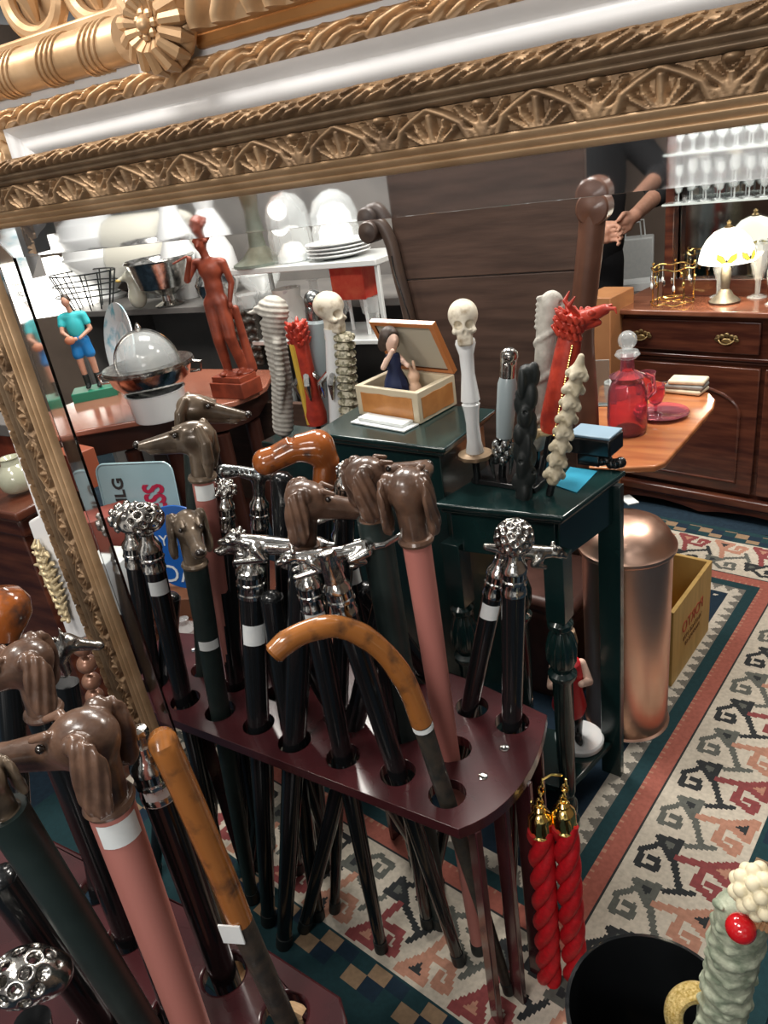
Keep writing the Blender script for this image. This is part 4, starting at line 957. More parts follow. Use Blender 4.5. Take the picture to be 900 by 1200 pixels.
glassware('wine_goblet', 768, 486, ZD+.006, [(9*u_, 0), (8*u_, 1.5*u_), (2*u_, 4*u_), (2*u_, 12*u_), (7*u_, 16*u_), (11*u_, 26*u_), (10*u_, 38*u_), (9*u_, 38*u_), (9.5*u_, 26*u_), (5*u_, 17*u_), (0, 15*u_)], CRAN, 'small cranberry glass goblet standing in the red dish', 'glass')
glassware('cranberry_tumbler', 758, 462, ZD, [(8*u_, 0), (9*u_, 3*u_), (11*u_, 30*u_), (10*u_, 30*u_), (7*u_, 4*u_), (0, 4*u_)], CRAN, 'cranberry tumbler behind the goblet on the drop-leaf table', 'glass')
nb = at(803, 459, ZD); t = thing('folded_linen', 'stack of folded cream and grey linen on the drop-leaf table corner', 'linen', tuple(nb))
for k, (m_, c_) in enumerate((('cream_linen', (.72, .62, .45)), ('grey_linen', (.32, .32, .30)), ('cream_linen', (.72, .62, .45)))):
    MB().box((nb.x+.004*k, nb.y, nb.z+.009+.014*k), (50*u_-.006*k, 30*u_-.004*k, .013), -14+4*k).build('folded_cloth', mat(m_, c_, tuple(x*.8 for x in c_), rough=.9, scale=30, bump=.4), t, bev=.005, seg=3)
p = at(704, 475, ZD); t = thing('photo_stand', 'clear acrylic card stand left of the decanter', 'stand', tuple(p)); MB().box((p.x, p.y, p.z+30*u_), (22*u_, .004, 60*u_), 10).build('panel', mat('acrylic', (.8, .9, .9), rough=.05, trans=.7), t, bev=.001); MB().box((p.x, p.y, p.z+.002), (24*u_, .03, .004), 10).build('base', MATS['acrylic'], t)
o_ = MB(T(at(722, 468, ZD))).lathe([(14*u_, 0), (15*u_, 4*u_), (15*u_, 24*u_), (13*u_, 24*u_), (13*u_, 4*u_), (0, 4*u_)], n=24).build('white_pot', PORC); tag(o_, 'small white pot hidden behind the decanter neck', 'pot')

# ---- copper urn
uc = at(734, 840, 0); uc.z = 0; ur = .112
t = thing('copper_urn', 'tall polished copper lidded canister between table and wooden crate', 'canister', tuple(uc))
MB(T(uc)).lathe([(ur*.96, 0), (ur*1.0, .004), (ur*1.0, .012), (ur*.95, .016), (ur*.955, .06), (ur*.965, .3), (ur*.975, .545), (ur*1.01, .55)], n=56).build('body', COPPER, t, 30)
MB(T(uc)).lathe([(ur*1.02, .547), (ur*1.06, .552), (ur*1.06, .560), (ur*1.0, .566), (ur*.93, .585), (ur*.78, .608), (ur*.5, .626), (ur*.2, .634), (0, .636)], n=56).build('lid', COPPER, t, 40)
MB(T(uc)).lathe([(ur*.98, 0.001), (ur*1.02, .004), (ur*1.02, .009), (ur*.98, .012)], n=48).build('base_ring', CHROME, t)
q = at(737, 590, .63); MB().box((q.x, q.y, .640), (.05, .028, .003), -50).build('price_label', LABEL, t)
# ---- wooden crate
A2, B2 = Vector((-.292, 1.80, 0)), Vector((-.238, 2.11, 0)); dirl = (B2-A2).normalized(); lef = Vector((-dirl.y, dirl.x, 0)); hh = .255
t = thing('wooden_crate', 'yellow pine box with red stencilled lettering, open top, behind the copper canister', 'crate', tuple((A2+B2)/2+lef*.1))
an = math.degrees(math.atan2(dirl.y, dirl.x)); Lc = (B2-A2).length; Wc = .21
for nm, c, d in (('side_panel', (A2+B2)/2+lef*.006, (Lc, .012, hh)), ('side_panel', (A2+B2)/2+lef*(Wc-.006), (Lc, .012, hh)), ('end_panel', A2+dirl*.006+lef*Wc/2, (.012, Wc-.024, hh)), ('end_panel', B2-dirl*.006+lef*Wc/2, (.012, Wc-.024, hh))):
    MB().box(c+Vector((0, 0, hh/2+.012)), d, an).build(nm, PINE, t, bev=.001)
MB().box((A2+B2)/2+lef*Wc/2+Vector((0, 0, .008)), (Lc-.03, Wc-.03, .010), an).build('bottom_panel', PINE, t)
Rt = Matrix((dirl, Vector((0, 0, 1)), -lef)).transposed(); fc_ = (A2+B2)/2-lef*.001-Vector(t.location)
RSTN = mat('red_stencil', (.40, .07, .03), rough=.7); BSTN = mat('brown_stencil', (.20, .10, .03), rough=.7)
text('PORTO', .052, RSTN, t, fc_+Vector((0, 0, .165)), Rt, mirror=True); text('VINTAGE 1970', .024, BSTN, t, fc_+Vector((0, 0, .125)), Rt, mirror=True); text('PRODUCE OF', .020, BSTN, t, fc_+Vector((0, 0, .10)), Rt, mirror=True)
# ---- pale mats on the floor by the sideboard
p = at(800, 632, .003); o_ = MB().prism([(q.x, q.y) for q in (at(u, v, .003) for u, v in ((745, 612), (806, 628), (792, 640), (760, 640), (735, 632)))], .0, .006).build('floor_mat', mat('speckled_mat', (.60, .56, .52), (.35, .22, .18), rough=.9, scale=60)); tag(o_, 'pale speckled mat on the carpet in front of the sideboard, behind the canister', 'mat')
p = at(893, 640, .0); t = thing('round_plate', 'round white speckled disc with black rim on the floor under the sideboard skirt', 'plate', tuple(p))
MB(T(p)).lathe([(.075, .001), (.08, .004), (.076, .008), (.07, .008)], n=40).build('rim', BLACK, t); MB(T(p)).lathe([(0, .006), (.07, .006), (.07, .001)], n=40).build('face', mat('speckled_white', (.7, .74, .70), (.3, .35, .33), rough=.5, scale=80), t)

# ================================================================== music box
ZM = ZU
mA, mB, mC = at(421, 486, ZM), at(493, 498, ZM), at(536, 474, ZM); mD = mA+mC-mB; mh = above(mA, 418, 451).z-ZM
t = thing('music_box', 'cream and orange wooden box with its lid propped open on the pedestal table', 'box', tuple((mA+mC)/2))
CREAM = mat('cream_box_edge', (.58, .50, .36), rough=.4, coat=.3); ORP = mat('orange_veneer', (.56, .25, .08), (.42, .17, .05), rough=.35, scale=20, coat=.3); LIN = mat('grey_lining', (.42, .38, .30), rough=.9)
Pq = [(p.x, p.y) for p in (mA, mB, mC, mD)]
inn = outset(Pq, -.02); b_ = MB(); n4 = 4; vs = [(x, y, ZM+.001) for x, y in Pq]+[(x, y, ZM+mh) for x, y in Pq]+[(x, y, ZM+mh) for x, y in inn]+[(x, y, ZM+.012) for x, y in inn]
fs = [(3, 2, 1, 0), (12, 13, 14, 15)]
for i in range(4):
    j = (i+1) % 4; fs += [(i, j, 4+j, 4+i), (4+i, 4+j, 8+j, 8+i), (8+i, 8+j, 12+j, 12+i)]
b_.add(vs, fs); b_.build('case', CREAM, t, 30, bev=.002)
def wavy(P0, P1, P2, P3, nrm):
    vs = [];
    for (a, b) in ((P0, P1), (P1, P2), (P2, P3), (P3, P0)):
        for k in range(8): q = a.lerp(b, k/8); vs.append(q+(P0+P2-q*2)*.0+nrm*.0012+(P2-P1)*.02*math.sin(k*1.6))
    n = len(vs); return vs+[v-nrm*.002 for v in vs], [tuple(range(n))]+[(i, n+i, n+(i+1) % n, (i+1) % n) for i in range(n)]
for a, b in ((mA, mB), (mB, mC)):
    e = (b-a); nrm = Vector((e.y, -e.x, 0)).normalized(); zu = Vector((0, 0, mh))
    P0 = a+e*.09+zu*.14; P1 = a+e*.91+zu*.14; P2 = a+e*.91+zu*.80; P3 = a+e*.09+zu*.80; MB().add(*wavy(P0, P1, P2, P3, nrm)).build('veneer_panel', ORP, t, smooth=0)
e = (mC-mD); up_ = (Vector((0, 0, 1))*math.sin(math.radians(64))+(mA-mD).normalized()*math.cos(math.radians(64))); Ld = (mA-mD).length
h0 = mD+Vector((0, 0, mh)); l1 = h0; l2 = h0+e; l3 = l2+up_*Ld; l4 = l1+up_*Ld; nn = e.cross(up_).normalized(); nn = nn if nn.dot(mA-mD) > 0 else -nn
b_ = MB(); vs = [l1, l2, l3, l4]; c_ = (l1+l3)/2; ins = [c_+(v-c_)*.86 for v in vs]
b_.add(vs+[v-nn*.014 for v in vs]+ins, [(4, 5, 6, 7), (0, 1, 5, 4), (1, 2, 6, 5), (2, 3, 7, 6), (3, 0, 4, 7), (0, 8, 9, 1), (1, 9, 10, 2), (2, 10, 11, 3), (3, 11, 8, 0)]).build('lid', mat('orange_brown_lid', (.45, .16, .05), rough=.3, coat=.4), t, 30, bev=.001)
MB().add([v-nn*.004 for v in ins], [(0, 1, 2, 3)]).build('lid_lining', LIN, t, smooth=0)
# figures inside
um = size(mA, 1); fp = at(461, 470, ZM+.013); fp = mA.lerp(mC, .42); fp.z = ZM+.012
f = thing('doll_figurine', 'small dark-haired doll in a dark blue dress, arm raised, inside the open music box', 'figurine', tuple(fp))
NAVY = mat('navy_dress', (.01, .02, .07), rough=.6); H0 = above(fp, 465, 398).z-fp.z; s = H0/.30
P_ = [('+', 0, chain([(0, 0, .30*s), (0, 0, .24*s)], [.03*s, .016*s])), ('+', .01, ell((0, 0, .305*s), (.035*s, .035*s, .042*s))), ('+', .008, chain([(0, -.03*s, .22*s), (.03*s, -.07*s, .20*s), (.06*s, -.03*s, .27*s)], [.014*s, .012*s, .010*s])), ('+', .008, chain([(0, .03*s, .22*s), (.07*s, .03*s, .19*s)], [.014*s, .01*s])), ('+', .006, ell((.033*s, 0, .30*s), (.008*s, .006*s, .008*s)))]
Rf = Rz(YAW-60)
place('head_and_arms', sculpt('doll_body', P_, .0012), mat('doll_skin', (.72, .50, .40), rough=.5), f, (0, 0, 0), Rf)
MB(T(fp)).lathe([(.055*s, 0), (.062*s, .05*s), (.050*s, .12*s), (.03*s, .17*s), (.038*s, .21*s), (.03*s, .24*s), (0, .25*s)], n=20, flute=(0, .13*s, 9, .06)).build('dress', NAVY, f)
hrs = [('+', 0, ell((-.008*s, 0, .315*s), (.042*s, .046*s, .048*s))), ('+', .008, ell((-.02*s, .03*s, .285*s), (.024*s, .022*s, .03*s))), ('+', .008, ell((-.02*s, -.03*s, .285*s), (.024*s, .022*s, .03*s))), ('-', .006, ell((.04*s, 0, .295*s), (.03*s, .03*s, .038*s)))]
place('hair', sculpt('doll_hair', hrs, .0012), mat('dark_hair', (.03, .02, .015)), f, (0, 0, 0), Rf)
fp2 = mA.lerp(mC, .60); fp2.z = ZM+.012; P_ = [('+', 0, ell((0, 0, .05*s), (.035*s, .03*s, .06*s))), ('+', .01, ell((0, 0, .13*s), (.028*s, .026*s, .03*s))), ('+', .004, cap((0, .012*s, .15*s), (-.005*s, .02*s, .19*s), .009*s, .006*s)), ('+', .004, cap((0, -.012*s, .15*s), (-.005*s, -.02*s, .19*s), .009*s, .006*s))]
o_ = place('rabbit_figurine', sculpt('rabbit_fig', P_, .0012), mat('pink_cream', (.72, .48, .34), rough=.5), None, fp2); tag(o_, 'tiny pinkish cream animal figurine beside the doll in the music box', 'figurine')
c_ = at(450, 497, ZM+.001); t = thing('card_sign', 'white card with handwriting lying in front of the music box', 'card', tuple(c_))
d_ = (mB-mA).normalized(); a_ = math.degrees(math.atan2(d_.y, d_.x)); um = size(c_, 1)
MB().box((c_.x, c_.y, ZM+.003), (86*um, 26*um, .003), a_).build('card', LABEL, t); MB().box((c_.x, c_.y+.006, ZM+.009), (72*um, 18*um, .007), a_).build('upper_card', LABEL, t)
text('MUSICAL BOX', 11*um, INK, t, Vector((0, .006, .0126-.001+ZM-c_.z)), Rz(a_), mirror=True, sx=.9)

# ================================================================== sword hilts and carved handles
def skull_mesh():
    P = [('+', 0, ell((-.004, 0, .030), (.022, .0185, .019))), ('+', .006, ell((.008, 0, .016), (.012, .013, .012))), ('+', .004, sbox((.009, 0, .002), (.009, .0095, .007), .004)), ('+', .004, cap((-.002, 0, -.012), (-.002, 0, .010), .009))]
    for s in (1, -1): P += [('-', .0015, ell((.0175, s*.0074, .0215), (.0115, .0054, .0054))), ('+', .002, ell((.011, s*.0118, .0135), (.006, .0032, .0035))), ('-', .002, ell((.004, s*.014, .004), (.008, .004, .006)))]
    P += [('-', .001, ell((.021, 0, .0125), (.004, .0022, .0038)))]+[('-', .0005, cap((.0205, y, -.001), (.0205, y, .006), .0008)) for y in (-.006, -.003, 0, .003, .006)]+[('-', .0005, cap((.02, -.008, .0025), (.02, .008, .0025), .0008))]
    return sculpt('skull', P, .0009)
def hilt(name, label, top, base, y, grip, r_px, head=None, gm=PORC, z0=None, cat='sword', guard=None, group=None, look=270, blade=True, hs=1.0, hm=BONE, flute=None):
    Bp = aty(*base, y); Tp = above(Bp, *top); u1 = size(Bp, 1); d = (Tp-Bp).normalized(); L_ = (Tp-Bp).length
    z0 = z0 if z0 is not None else ZL+.001; ft = Bp-d*((Bp.z-z0)/d.z) if Bp.z > z0 else Bp
    t = thing(name, label, cat, tuple(ft), group); a = math.atan2(-Bp.y, -Bp.x)+math.radians(look-1000) if look > 900 else math.radians(YAW+look); x = Vector((math.cos(a), math.sin(a), 0)); R = frame(d, x); M4 = Matrix.Translation(Bp)@R.to_4x4()
    if (Bp-ft).length > .01 and blade: MB().tube([ft, Bp], .008, 12, flat=1.0).build('scabbard', BLACK, t)
    r = r_px*u1
    if grip is not None:
        if callable(grip): grip(t, Bp, R, L_, r, ft)
        else: MB(M4).lathe([(q[0]*r, q[1]*L_) for q in grip], n=28, flute=flute).build('grip', gm, t)
    if head: o_ = place(head[0], head[1], hm, t, Tp-ft-d*0, R, hs*u1)
    if guard: guard(t, M4, r, u1)
    return t
BONEG = [(.9, 0), (1.05, .03), (.8, .12), (.72, .28), (.85, .40), (1.02, .455), (.8, .47), (1.05, .49), (.95, .56), (.72, .72), (.78, .88), (1.1, .97), (1.0, 1.0), (0, 1.0)]
def g_skull(t, M4, r, u):
    MB(M4).lathe([(0, -6*u), (12*u, -7*u), (20*u, -3*u), (20*u, 1*u), (12*u, 2*u), (r*.7, 5*u), (r*.7, 8*u)], n=36, flute=(-8*u, 0, 9, .05)).build('guard', GILT, t)
SK = 1/1.0
skm = skull_mesh()
hilt('skull_hilt', 'white bone-shaped grip with cream skull pommel and gold disc guard, standing in the middle', (545, 398), (557, 532), 1.31, BONEG, 10.5, head=('skull', skm), guard=g_skull, hs=880, look=1000)
def g_dark(t, M4, r, u):
    b_ = MB(M4); 
    for k in range(16): a = k*2.4; b_.ball((11*u*math.cos(a), 9*u*math.sin(a), -6*u-24*u*k/16), (6*u, 6*u, 7*u), 10)
    b_.tube([(0, -8*u, -10*u), (2*u, -14*u, -30*u), (0, -9*u, -52*u)], [5*u, 3.5*u, 1.5*u], 8); b_.tube([(8*u, 6*u, -10*u), (12*u, 8*u, -28*u), (8*u, 8*u, -44*u)], [5*u, 3*u, 1.5*u], 8)
    b_.build('guard', PEWTER, t)
GREYG = mat('blue_grey_grip', (.30, .36, .38), rough=.35, coat=.4)
def hd_cap(t, M4, r, u): pass
def grip_grey(t, Bp, R, L_, r, ft):
    M4 = Matrix.Translation(Bp)@R.to_4x4(); MB(M4).lathe([(r*.9, 0), (r*1.05, .3*L_), (r*1.05, .6*L_), (r*.85, .68*L_)], n=24).build('grip', GREYG, t)
    P = [('+', 0, cap((0, 0, 0), (0, 0, .030), .0125, .013)), ('+', .004, ell((.004, 0, .034), (.014, .0135, .013)))]+[('-', .002, ell((.016, s*.0055, .024), (.006, .004, .004))) for s in (1, -1)]+[('-', .001, cap((.014, y, .006), (.014, y, .014), .001)) for y in (-.005, 0, .005)]
    place('pommel', sculpt('silver_pommel', P, .001), SILVER, t, Bp-ft+(R@Vector((0, 0, L_*.68))), R, L_*.32/.047)
hilt('dagger_hilt', 'blue-grey dagger grip with silver pommel and dark ornate guard, right of the skull hilt', (597, 406), (591, 512), 1.335, grip_grey, 10.5, guard=g_dark)
def lumpy(key, m, n=26, seed=1, lump=.28, twist=2.0, extra=()):
    def g(t, Bp, R, L_, r, ft):
        rg = random.Random(seed); P = [('+', 0, cap((0, 0, -.0), (0, 0, L_), r*.78, r*.7))]
        for k in range(n):
            a = k*2.399; z = L_*(k+.5)/n; q = (math.cos(a)*r*.62, math.sin(a)*r*.62, z)
            P.append(('+', r*.12, ell(q, (r*rg.uniform(.35, .6), r*rg.uniform(.35, .6), L_/n*rg.uniform(1.2, 2.6)))))
            if k % 2: P.append(('-', r*.06, ell((q[0]*1.55, q[1]*1.55, z+L_/n*.8), (r*.2, r*.2, r*.16))))
        P += [p(L_, r) for p in extra]
        place('carved_grip', sculpt(key, P, max(.0012, r/9)), m, t, Bp-ft, R)
    return g
hilt('carved_sword_hilt', 'matt black knobbly carved handle between the dagger and the white dragon handle', (617, 436), (614, 580), 1.27, lumpy('black_carved', BLACKM, 20, 3), 12.5, z0=ZL+.001, cat='sword')
def white_dragon(t, Bp, R, L_, r, ft):
    P = [('+', 0, cap((0, 0, 0), (0, 0, L_*.86), r*.7, r*.85)), ('+', r*.3, ell((r*.2, 0, L_*.93), (r*1.0, r*.9, r*1.2))), ('+', r*.2, cap((r*.4, 0, L_*.93), (r*1.4, 0, L_*.88), r*.6, r*.35))]
    for k in range(46):
        a = k*.42; z = L_*.86*k/46; P.append(('+', r*.08, ell((math.cos(a)*r*.72, math.sin(a)*r*.72, z), (r*.30,)*3)))
    for k in range(6): P.append(('+', r*.1, ell((-r*.7, 0, L_*(.80+.035*k)), (r*.35, r*.2, r*.25))))
    for s in (1, -1): P.append(('-', r*.1, ell((r*.8, s*r*.55, L_*.95), (r*.25, r*.25, r*.2))))
    place('carved_dragon', sculpt('white_dragon', P, r/9), STONEW, t, Bp-ft, R)
hilt('carved_sword_hilt', 'tall grey-white carved dragon handle just left of the red dragon', (644, 345), (630, 520), 1.39, white_dragon, 13.5, cat='sword', look=0)
def red_dragon(t, Bp, R, L_, r, ft):
    M4 = Matrix.Translation(Bp)@R.to_4x4(); MB(M4).lathe([(r*.9, 0), (r*1.1, .1*L_), (r*1.0, .7*L_), (r*.9, .82*L_)], n=24).build('grip', RED, t)
    b_ = MB(M4); b2_ = MB(M4)
    for k in range(40): b_.ball((0, r*1.02, L_*.78*k/40), (.0026, .0026, .0032), 8); b2_.ball((0, -r*1.02, L_*.78*k/40), (.0026, .0026, .0032), 8)
    b_.build('beaded_edge', GOLDB, t); b2_.build('beaded_edge', GOLDB, t)
    P = [('+', 0, ell((0, 0, .012), (.022, .020, .024))), ('+', .006, cap((.012, 0, .024), (.052, 0, .046), .016, .010)), ('+', .003, cap((.01, 0, .010), (.046, 0, .022), .011, .006)), ('-', .002, cap((.025, -.02, .0265), (.06, .02, .034), .0025))]
    for k in range(34):
        a = k*2.4; z = -.008+.044*((k*7) % 34)/34; rr = .021; c = (-.004+rr*math.cos(a), rr*math.sin(a), z); P.append(('+', .0015, cap(c, (c[0]*1.22-.005, c[1]*1.2, z+.008), .0062, .0030)))
    for s in (1, -1): P += [('+', .003, chain([(.0, s*.010, .036), (-.018, s*.018, .052), (-.012, s*.022, .068)], [.006, .004, .0015])), ('+', .002, ell((.026, s*.012, .041), (.007, .005, .006))), ('+', .002, chain([(.05, s*.006, .048), (.066, s*.012, .052), (.070, s*.016, .044)], [.004, .003, .0012]))]
    place('dragon_head', sculpt('red_dragon_head', P, .0012), RED, t, Bp-ft+(R@Vector((0, 0, L_*.84))), R, size(Bp, 1)*600)
def g_bone(t, M4, r, u):
    b_ = MB(M4); b_.tube([(-16*u, 0, -4*u), (0, 0, 0), (16*u, 0, -4*u)], [5*u, 6*u, 5*u], 10); b_.ball((-18*u, 0, -5*u), 7*u, 10); b_.ball((18*u, 0, -5*u), 7*u, 10); b_.ball((0, 8*u, -3*u), 7*u, 10); b_.build('guard', mat('gilt_bone', (.58, .42, .20), (.7, .6, .4), rough=.4, scale=60), t)
hilt('dragon_hilt', 'red sword grip with gold beading topped by a red dragon head facing right', (674, 366), (646, 505), 1.36, red_dragon, 14, guard=g_bone, look=0)
def totem(t, Bp, R, L_, r, ft):
    P = [('+', 0, cap((0, 0, 0), (0, 0, L_*.9), r*.62, r*.62))]
    for k in range(8):
        z = L_*(.04+.117*k); P += [('+', r*.2, ell((0, 0, z+r*.3), (r*.95, r*.9, r*.62)))]
        for j in range(4):
            a = j*PI/2+k*.8; P += [('+', r*.1, ell((math.cos(a)*r*.85, math.sin(a)*r*.85, z), (r*.32, r*.32, r*.42))), ('-', r*.08, ell((math.cos(a+.75)*r*1.02, math.sin(a+.75)*r*1.02, z+r*.35), (r*.25, r*.25, r*.22)))]
    P += [('+', r*.2, cap((0, 0, L_*.9), (0, 0, L_), r*.6, r*.3))]
    place('carved_figures', sculpt('totem', P, r/9), IVORY, t, Bp-ft, R)
hilt('carved_sword_hilt', 'leaning ivory-coloured handle carved with stacked figures, at the table edge', (681, 418), (648, 562), 1.29, totem, 12, cat='sword', z0=ZL+.001)
# stand for the right group
st = at(600, 566, ZL); t = thing('sword_stand', 'black wooden block stand under the right group of hilts', 'stand', (st.x, st.y, ZL))
MB().box((st.x, st.y+.05, ZL+.006), (.15, .16, .012), -7).build('base_plate', BLACK, t, bev=.002)
# cash box with pale blue lid, blue patch
p = at(700, 545, ZL); u1 = size(p, 1); t = thing('black_box', 'black box with pale blue top, behind the carved ivory handle', 'box', (p.x, p.y, ZL))
MB().box((p.x-.01, p.y+.02, ZL+.045), (54*u1, .07, .038), -10).build('body', BLACK, t, bev=.004); MB().box((p.x-.01, p.y+.02, ZL+.067), (52*u1, .066, .006), -10).build('lid', mat('pale_blue_lid', (.28, .40, .50), rough=.25), t, bev=.002)
MB().box((p.x-.012, p.y+.02, ZL+.013), (.05, .06, .026), -10).build('foot_block', BLACK, t, bev=.003)
b_ = MB(); 
for k in range(5): b_.ball((p.x+.012+.010*k, p.y-.002-.003*k, ZL+.012+.004*math.sin(k*2)), (.012, .012, .012), 12)
o_ = b_.build('black_carving', BLACK); tag(o_, 'small black wavy carving on the table in front of the blue-topped box', 'ornament')
P_ = [at(u, v, ZL) for u, v in ((668, 548), (700, 553), (676, 578), (652, 570))]; o_ = MB().prism([(q.x, q.y) for q in P_], ZL+.0005, ZL+.002).build('blue_patch', mat('blue_patch', (.04, .30, .45), rough=.3)); tag(o_, 'flat blue patch on the front right corner of the green-black table', 'sheet')  # thin blue slab stands in for a blue patch on the table top

# left group of hilts in a dark holder
YG = 1.78; hp = aty(358, 500, YG+.02); ZG = hp.z-.0
sd = thing('sword_stand', 'dark green stand holding the left group of carved hilts beside the statue', 'stand', (hp.x, hp.y, 0))
MB().box((hp.x, hp.y, ZG-.045), (.27, .16, .02), -7).build('top_plate', GREENB, sd, bev=.003); MB().box((hp.x, hp.y, (ZG-.055)/2), (.24, .13, ZG-.055), -7).build('body', GREENB, sd, bev=.002)
zg = ZG-.034
def bird_head(t, Bp, R, L_, r, ft):
    P = [('+', 0, chain([(0, 0, 0), (-r*.2, 0, L_*.4), (r*.1, 0, L_*.75), (0, 0, L_*.9)], [r*.9, r*.85, r*.95, r*1.2])), ('+', r*.3, ell((0, 0, L_*.93), (r*1.25, r*.95, r*1.15))), ('+', r*.2, cap((r*.6, 0, L_*.95), (r*1.9, 0, L_*.91), r*.55, r*.15)), ('-', r*.1, ell((r*1.2, 0, L_*.88), (r*.5, r*1.2, r*.25)))]
    for s in (1, -1): P.append(('+', r*.15, chain([(-r*.2, s*r*.9, L_*.7), (-r*.3, s*r*1.05, L_*.4), (0, s*r*.8, L_*.15)], [r*.4, r*.45, r*.2])))
    def dp(V): V = V.copy(); f = 1+.05*np.sin(V[:, 2]*2*PI/(r*.42)+np.arctan2(V[:, 1], V[:, 0])*2); V[:, 0] *= f; V[:, 1] *= f; return V
    place('carved_bird', sculpt('grey_bird', P, r/10, dp), STONEW, t, Bp-ft, R)
hilt('carved_sword_hilt', 'pale grey handle carved as a hook-beaked scaly creature, leftmost hilt beside the statue', (319, 352), (332, 500), YG-.02, bird_head, 13.5, cat='sword', z0=zg, look=180)
def red_left(t, Bp, R, L_, r, ft):
    M4 = Matrix.Translation(Bp)@R.to_4x4(); MB(M4).lathe([(r*1.1, 0), (r*1.2, .1*L_), (r*.9, .3*L_), (r*.9, .75*L_), (r, .8*L_)], n=24).build('grip', RED, t)
    MB(M4).tube([(r*.5, -r*.72, .02*L_), (r*.5, -r*.72, .78*L_)], r*.35, 8).build('yellow_inlay', mat('yellow_enamel', (.65, .42, .06), rough=.3), t)
    P = [('+', 0, ell((0, 0, .016), (.017, .016, .020)))]
    for k in range(40):
        a = k*2.4; z = .040*((k*7) % 40)/40-.004; c = (.015*math.cos(a), .015*math.sin(a), z); P.append(('+', .0015, cap(c, (c[0]*1.4, c[1]*1.4, z+.006), .0048, .0025)))
    place('curly_head', sculpt('red_curly', P, .0012), RED, t, Bp-ft+(R@Vector((0, 0, L_*.78))), R, size(Bp, 1)*600)
def g_claw(t, M4, r, u):
    b_ = MB(M4)
    for k in range(5): a = k*1.256; b_.tube([(r*.5*math.cos(a), r*.5*math.sin(a), 62*u), (16*u*math.cos(a), 16*u*math.sin(a), 50*u), (12*u*math.cos(a), 12*u*math.sin(a), 32*u)], [4*u, 4*u, 1.2*u], 8)
    b_.build('claw_guard', CHROME, t)
hilt('dragon_hilt', 'red and yellow sword grip with curly red head in the left group', (345, 372), (372, 496), YG, red_left, 11, guard=g_claw, z0=zg)
hilt('dagger_hilt', 'blue-grey cylindrical grip with small silver skull, behind the left skull hilt', (367, 345), (376, 500), YG+.05, lambda t, Bp, R, L_, r, ft: (MB(Matrix.Translation(Bp)@R.to_4x4()).lathe([(r, 0), (r, L_*.8), (r*.8, L_*.82)], n=24).build('grip', GREYG, t), place('pommel', SC['silver_pommel'], PEWTER, t, Bp-ft+(R@Vector((0, 0, L_*.8))), R, L_*.2/.040)), 12.5, guard=g_claw, z0=zg)
hilt('skull_hilt', 'white grip with large cream skull pommel turned right, in the left group of hilts', (389, 385), (395, 496), YG-.01, [(1, 0), (.95, .2), (1.05, .5), (.9, .9), (1.05, 1), (0, 1)], 9, head=('skull', skm), hs=820, look=330, z0=zg, guard=g_claw)
def spine(t, Bp, R, L_, r, ft):
    M4 = Matrix.Translation(Bp)@R.to_4x4(); a_ = MB(M4); n = 11
    for k in range(n):
        z = L_*k/n; a_.lathe([(r*.7, z), (r*1.05, z+L_/n*.2), (r*.75, z+L_/n)], n=20)
        for j in range(4): q = j*PI/2+.4; a_.ball((r*.9*math.cos(q), r*.9*math.sin(q), z+L_/n*.45), (r*.3, r*.3, L_/n*.42), 8)
    a_.build('plaited_grip', mat('olive_cream', (.16, .15, .09), (.52, .48, .36), rough=.5, scale=70, lo=.45, hi=.55), t)
hilt('carved_sword_hilt', 'olive and cream plaited handle right of the left skull hilt', (403, 390), (410, 492), YG+.0, spine, 11, cat='sword', z0=zg)

# ================================================================== under and behind the low table
sp_ = at(679, 868, .119); u1 = size(sp_, 1); t = thing('soldier_figurine', 'figurine in red coat on round white base, on the low shelf behind the turned leg', 'figurine', (sp_.x, sp_.y, .119))
c = Vector((sp_.x, sp_.y, .119)); MB(T(c)).lathe([(.058, 0), (.06, .004), (.06, .014), (.056, .018), (0, .018)], n=40).build('round_base', PORC, t)
P = [('+', 0, chain([(0, -.016, .02), (0, -.018, .10)], [.012, .018])), ('+', 0, chain([(0, .016, .02), (0, .018, .10)], [.012, .018])), ('+', .01, ell((.018, -.016, .024), (.024, .010, .008))), ('+', .01, ell((.018, .016, .024), (.024, .010, .008)))]
oo = Vector((math.cos(math.radians(YAW)), math.sin(math.radians(YAW)), 0))*-.022
place('boots', sculpt('soldier_boots', P, .0025), BLACK, t, oo, Rz(-60)); c = c+oo
MB(T(c)).lathe([(.036, .10), (.042, .12), (.032, .17), (.036, .22), (.030, .25), (.012, .262)], n=24).build('red_coat', mat('red_coat', (.55, .01, .02), rough=.4), t)
P = [('+', 0, ell((0, 0, .29), (.020, .018, .026))), ('+', .006, cap((.018, 0, .288), (.026, 0, .284), .004)), ('+', .004, chain([(0, .032, .24), (.02, .045, .20), (.05, .02, .22)], [.012, .010, .008])), ('+', .004, chain([(0, -.032, .24), (.02, -.045, .20), (.05, -.02, .22)], [.012, .010, .008]))]
place('head_and_arms', sculpt('soldier_head', P, .002), mat('doll_skin', (.72, .50, .40)), t, oo, Rz(-60)); MB(T(c)).lathe([(.024, .30), (.026, .31), (.02, .34), (0, .345)], n=20).build('cap', GILT, t)
p = at(575, 735, .28); o_t = thing('leather_chest', 'dark reddish brown leather-topped box behind the rack', 'chest', (p.x, p.y+.22, 0))
LEA = mat('brown_leather', (.065, .028, .022), (.10, .045, .035), rough=.4, scale=14, bump=.3)
MB().box((p.x+.03, p.y+.22, .15), (.40, .26, .30), -7).build('body', LEA, o_t, bev=.02, seg=3); MB().box((p.x+.03, p.y+.22, .325), (.42, .28, .05), -7).build('lid', LEA, o_t, bev=.02, seg=3)
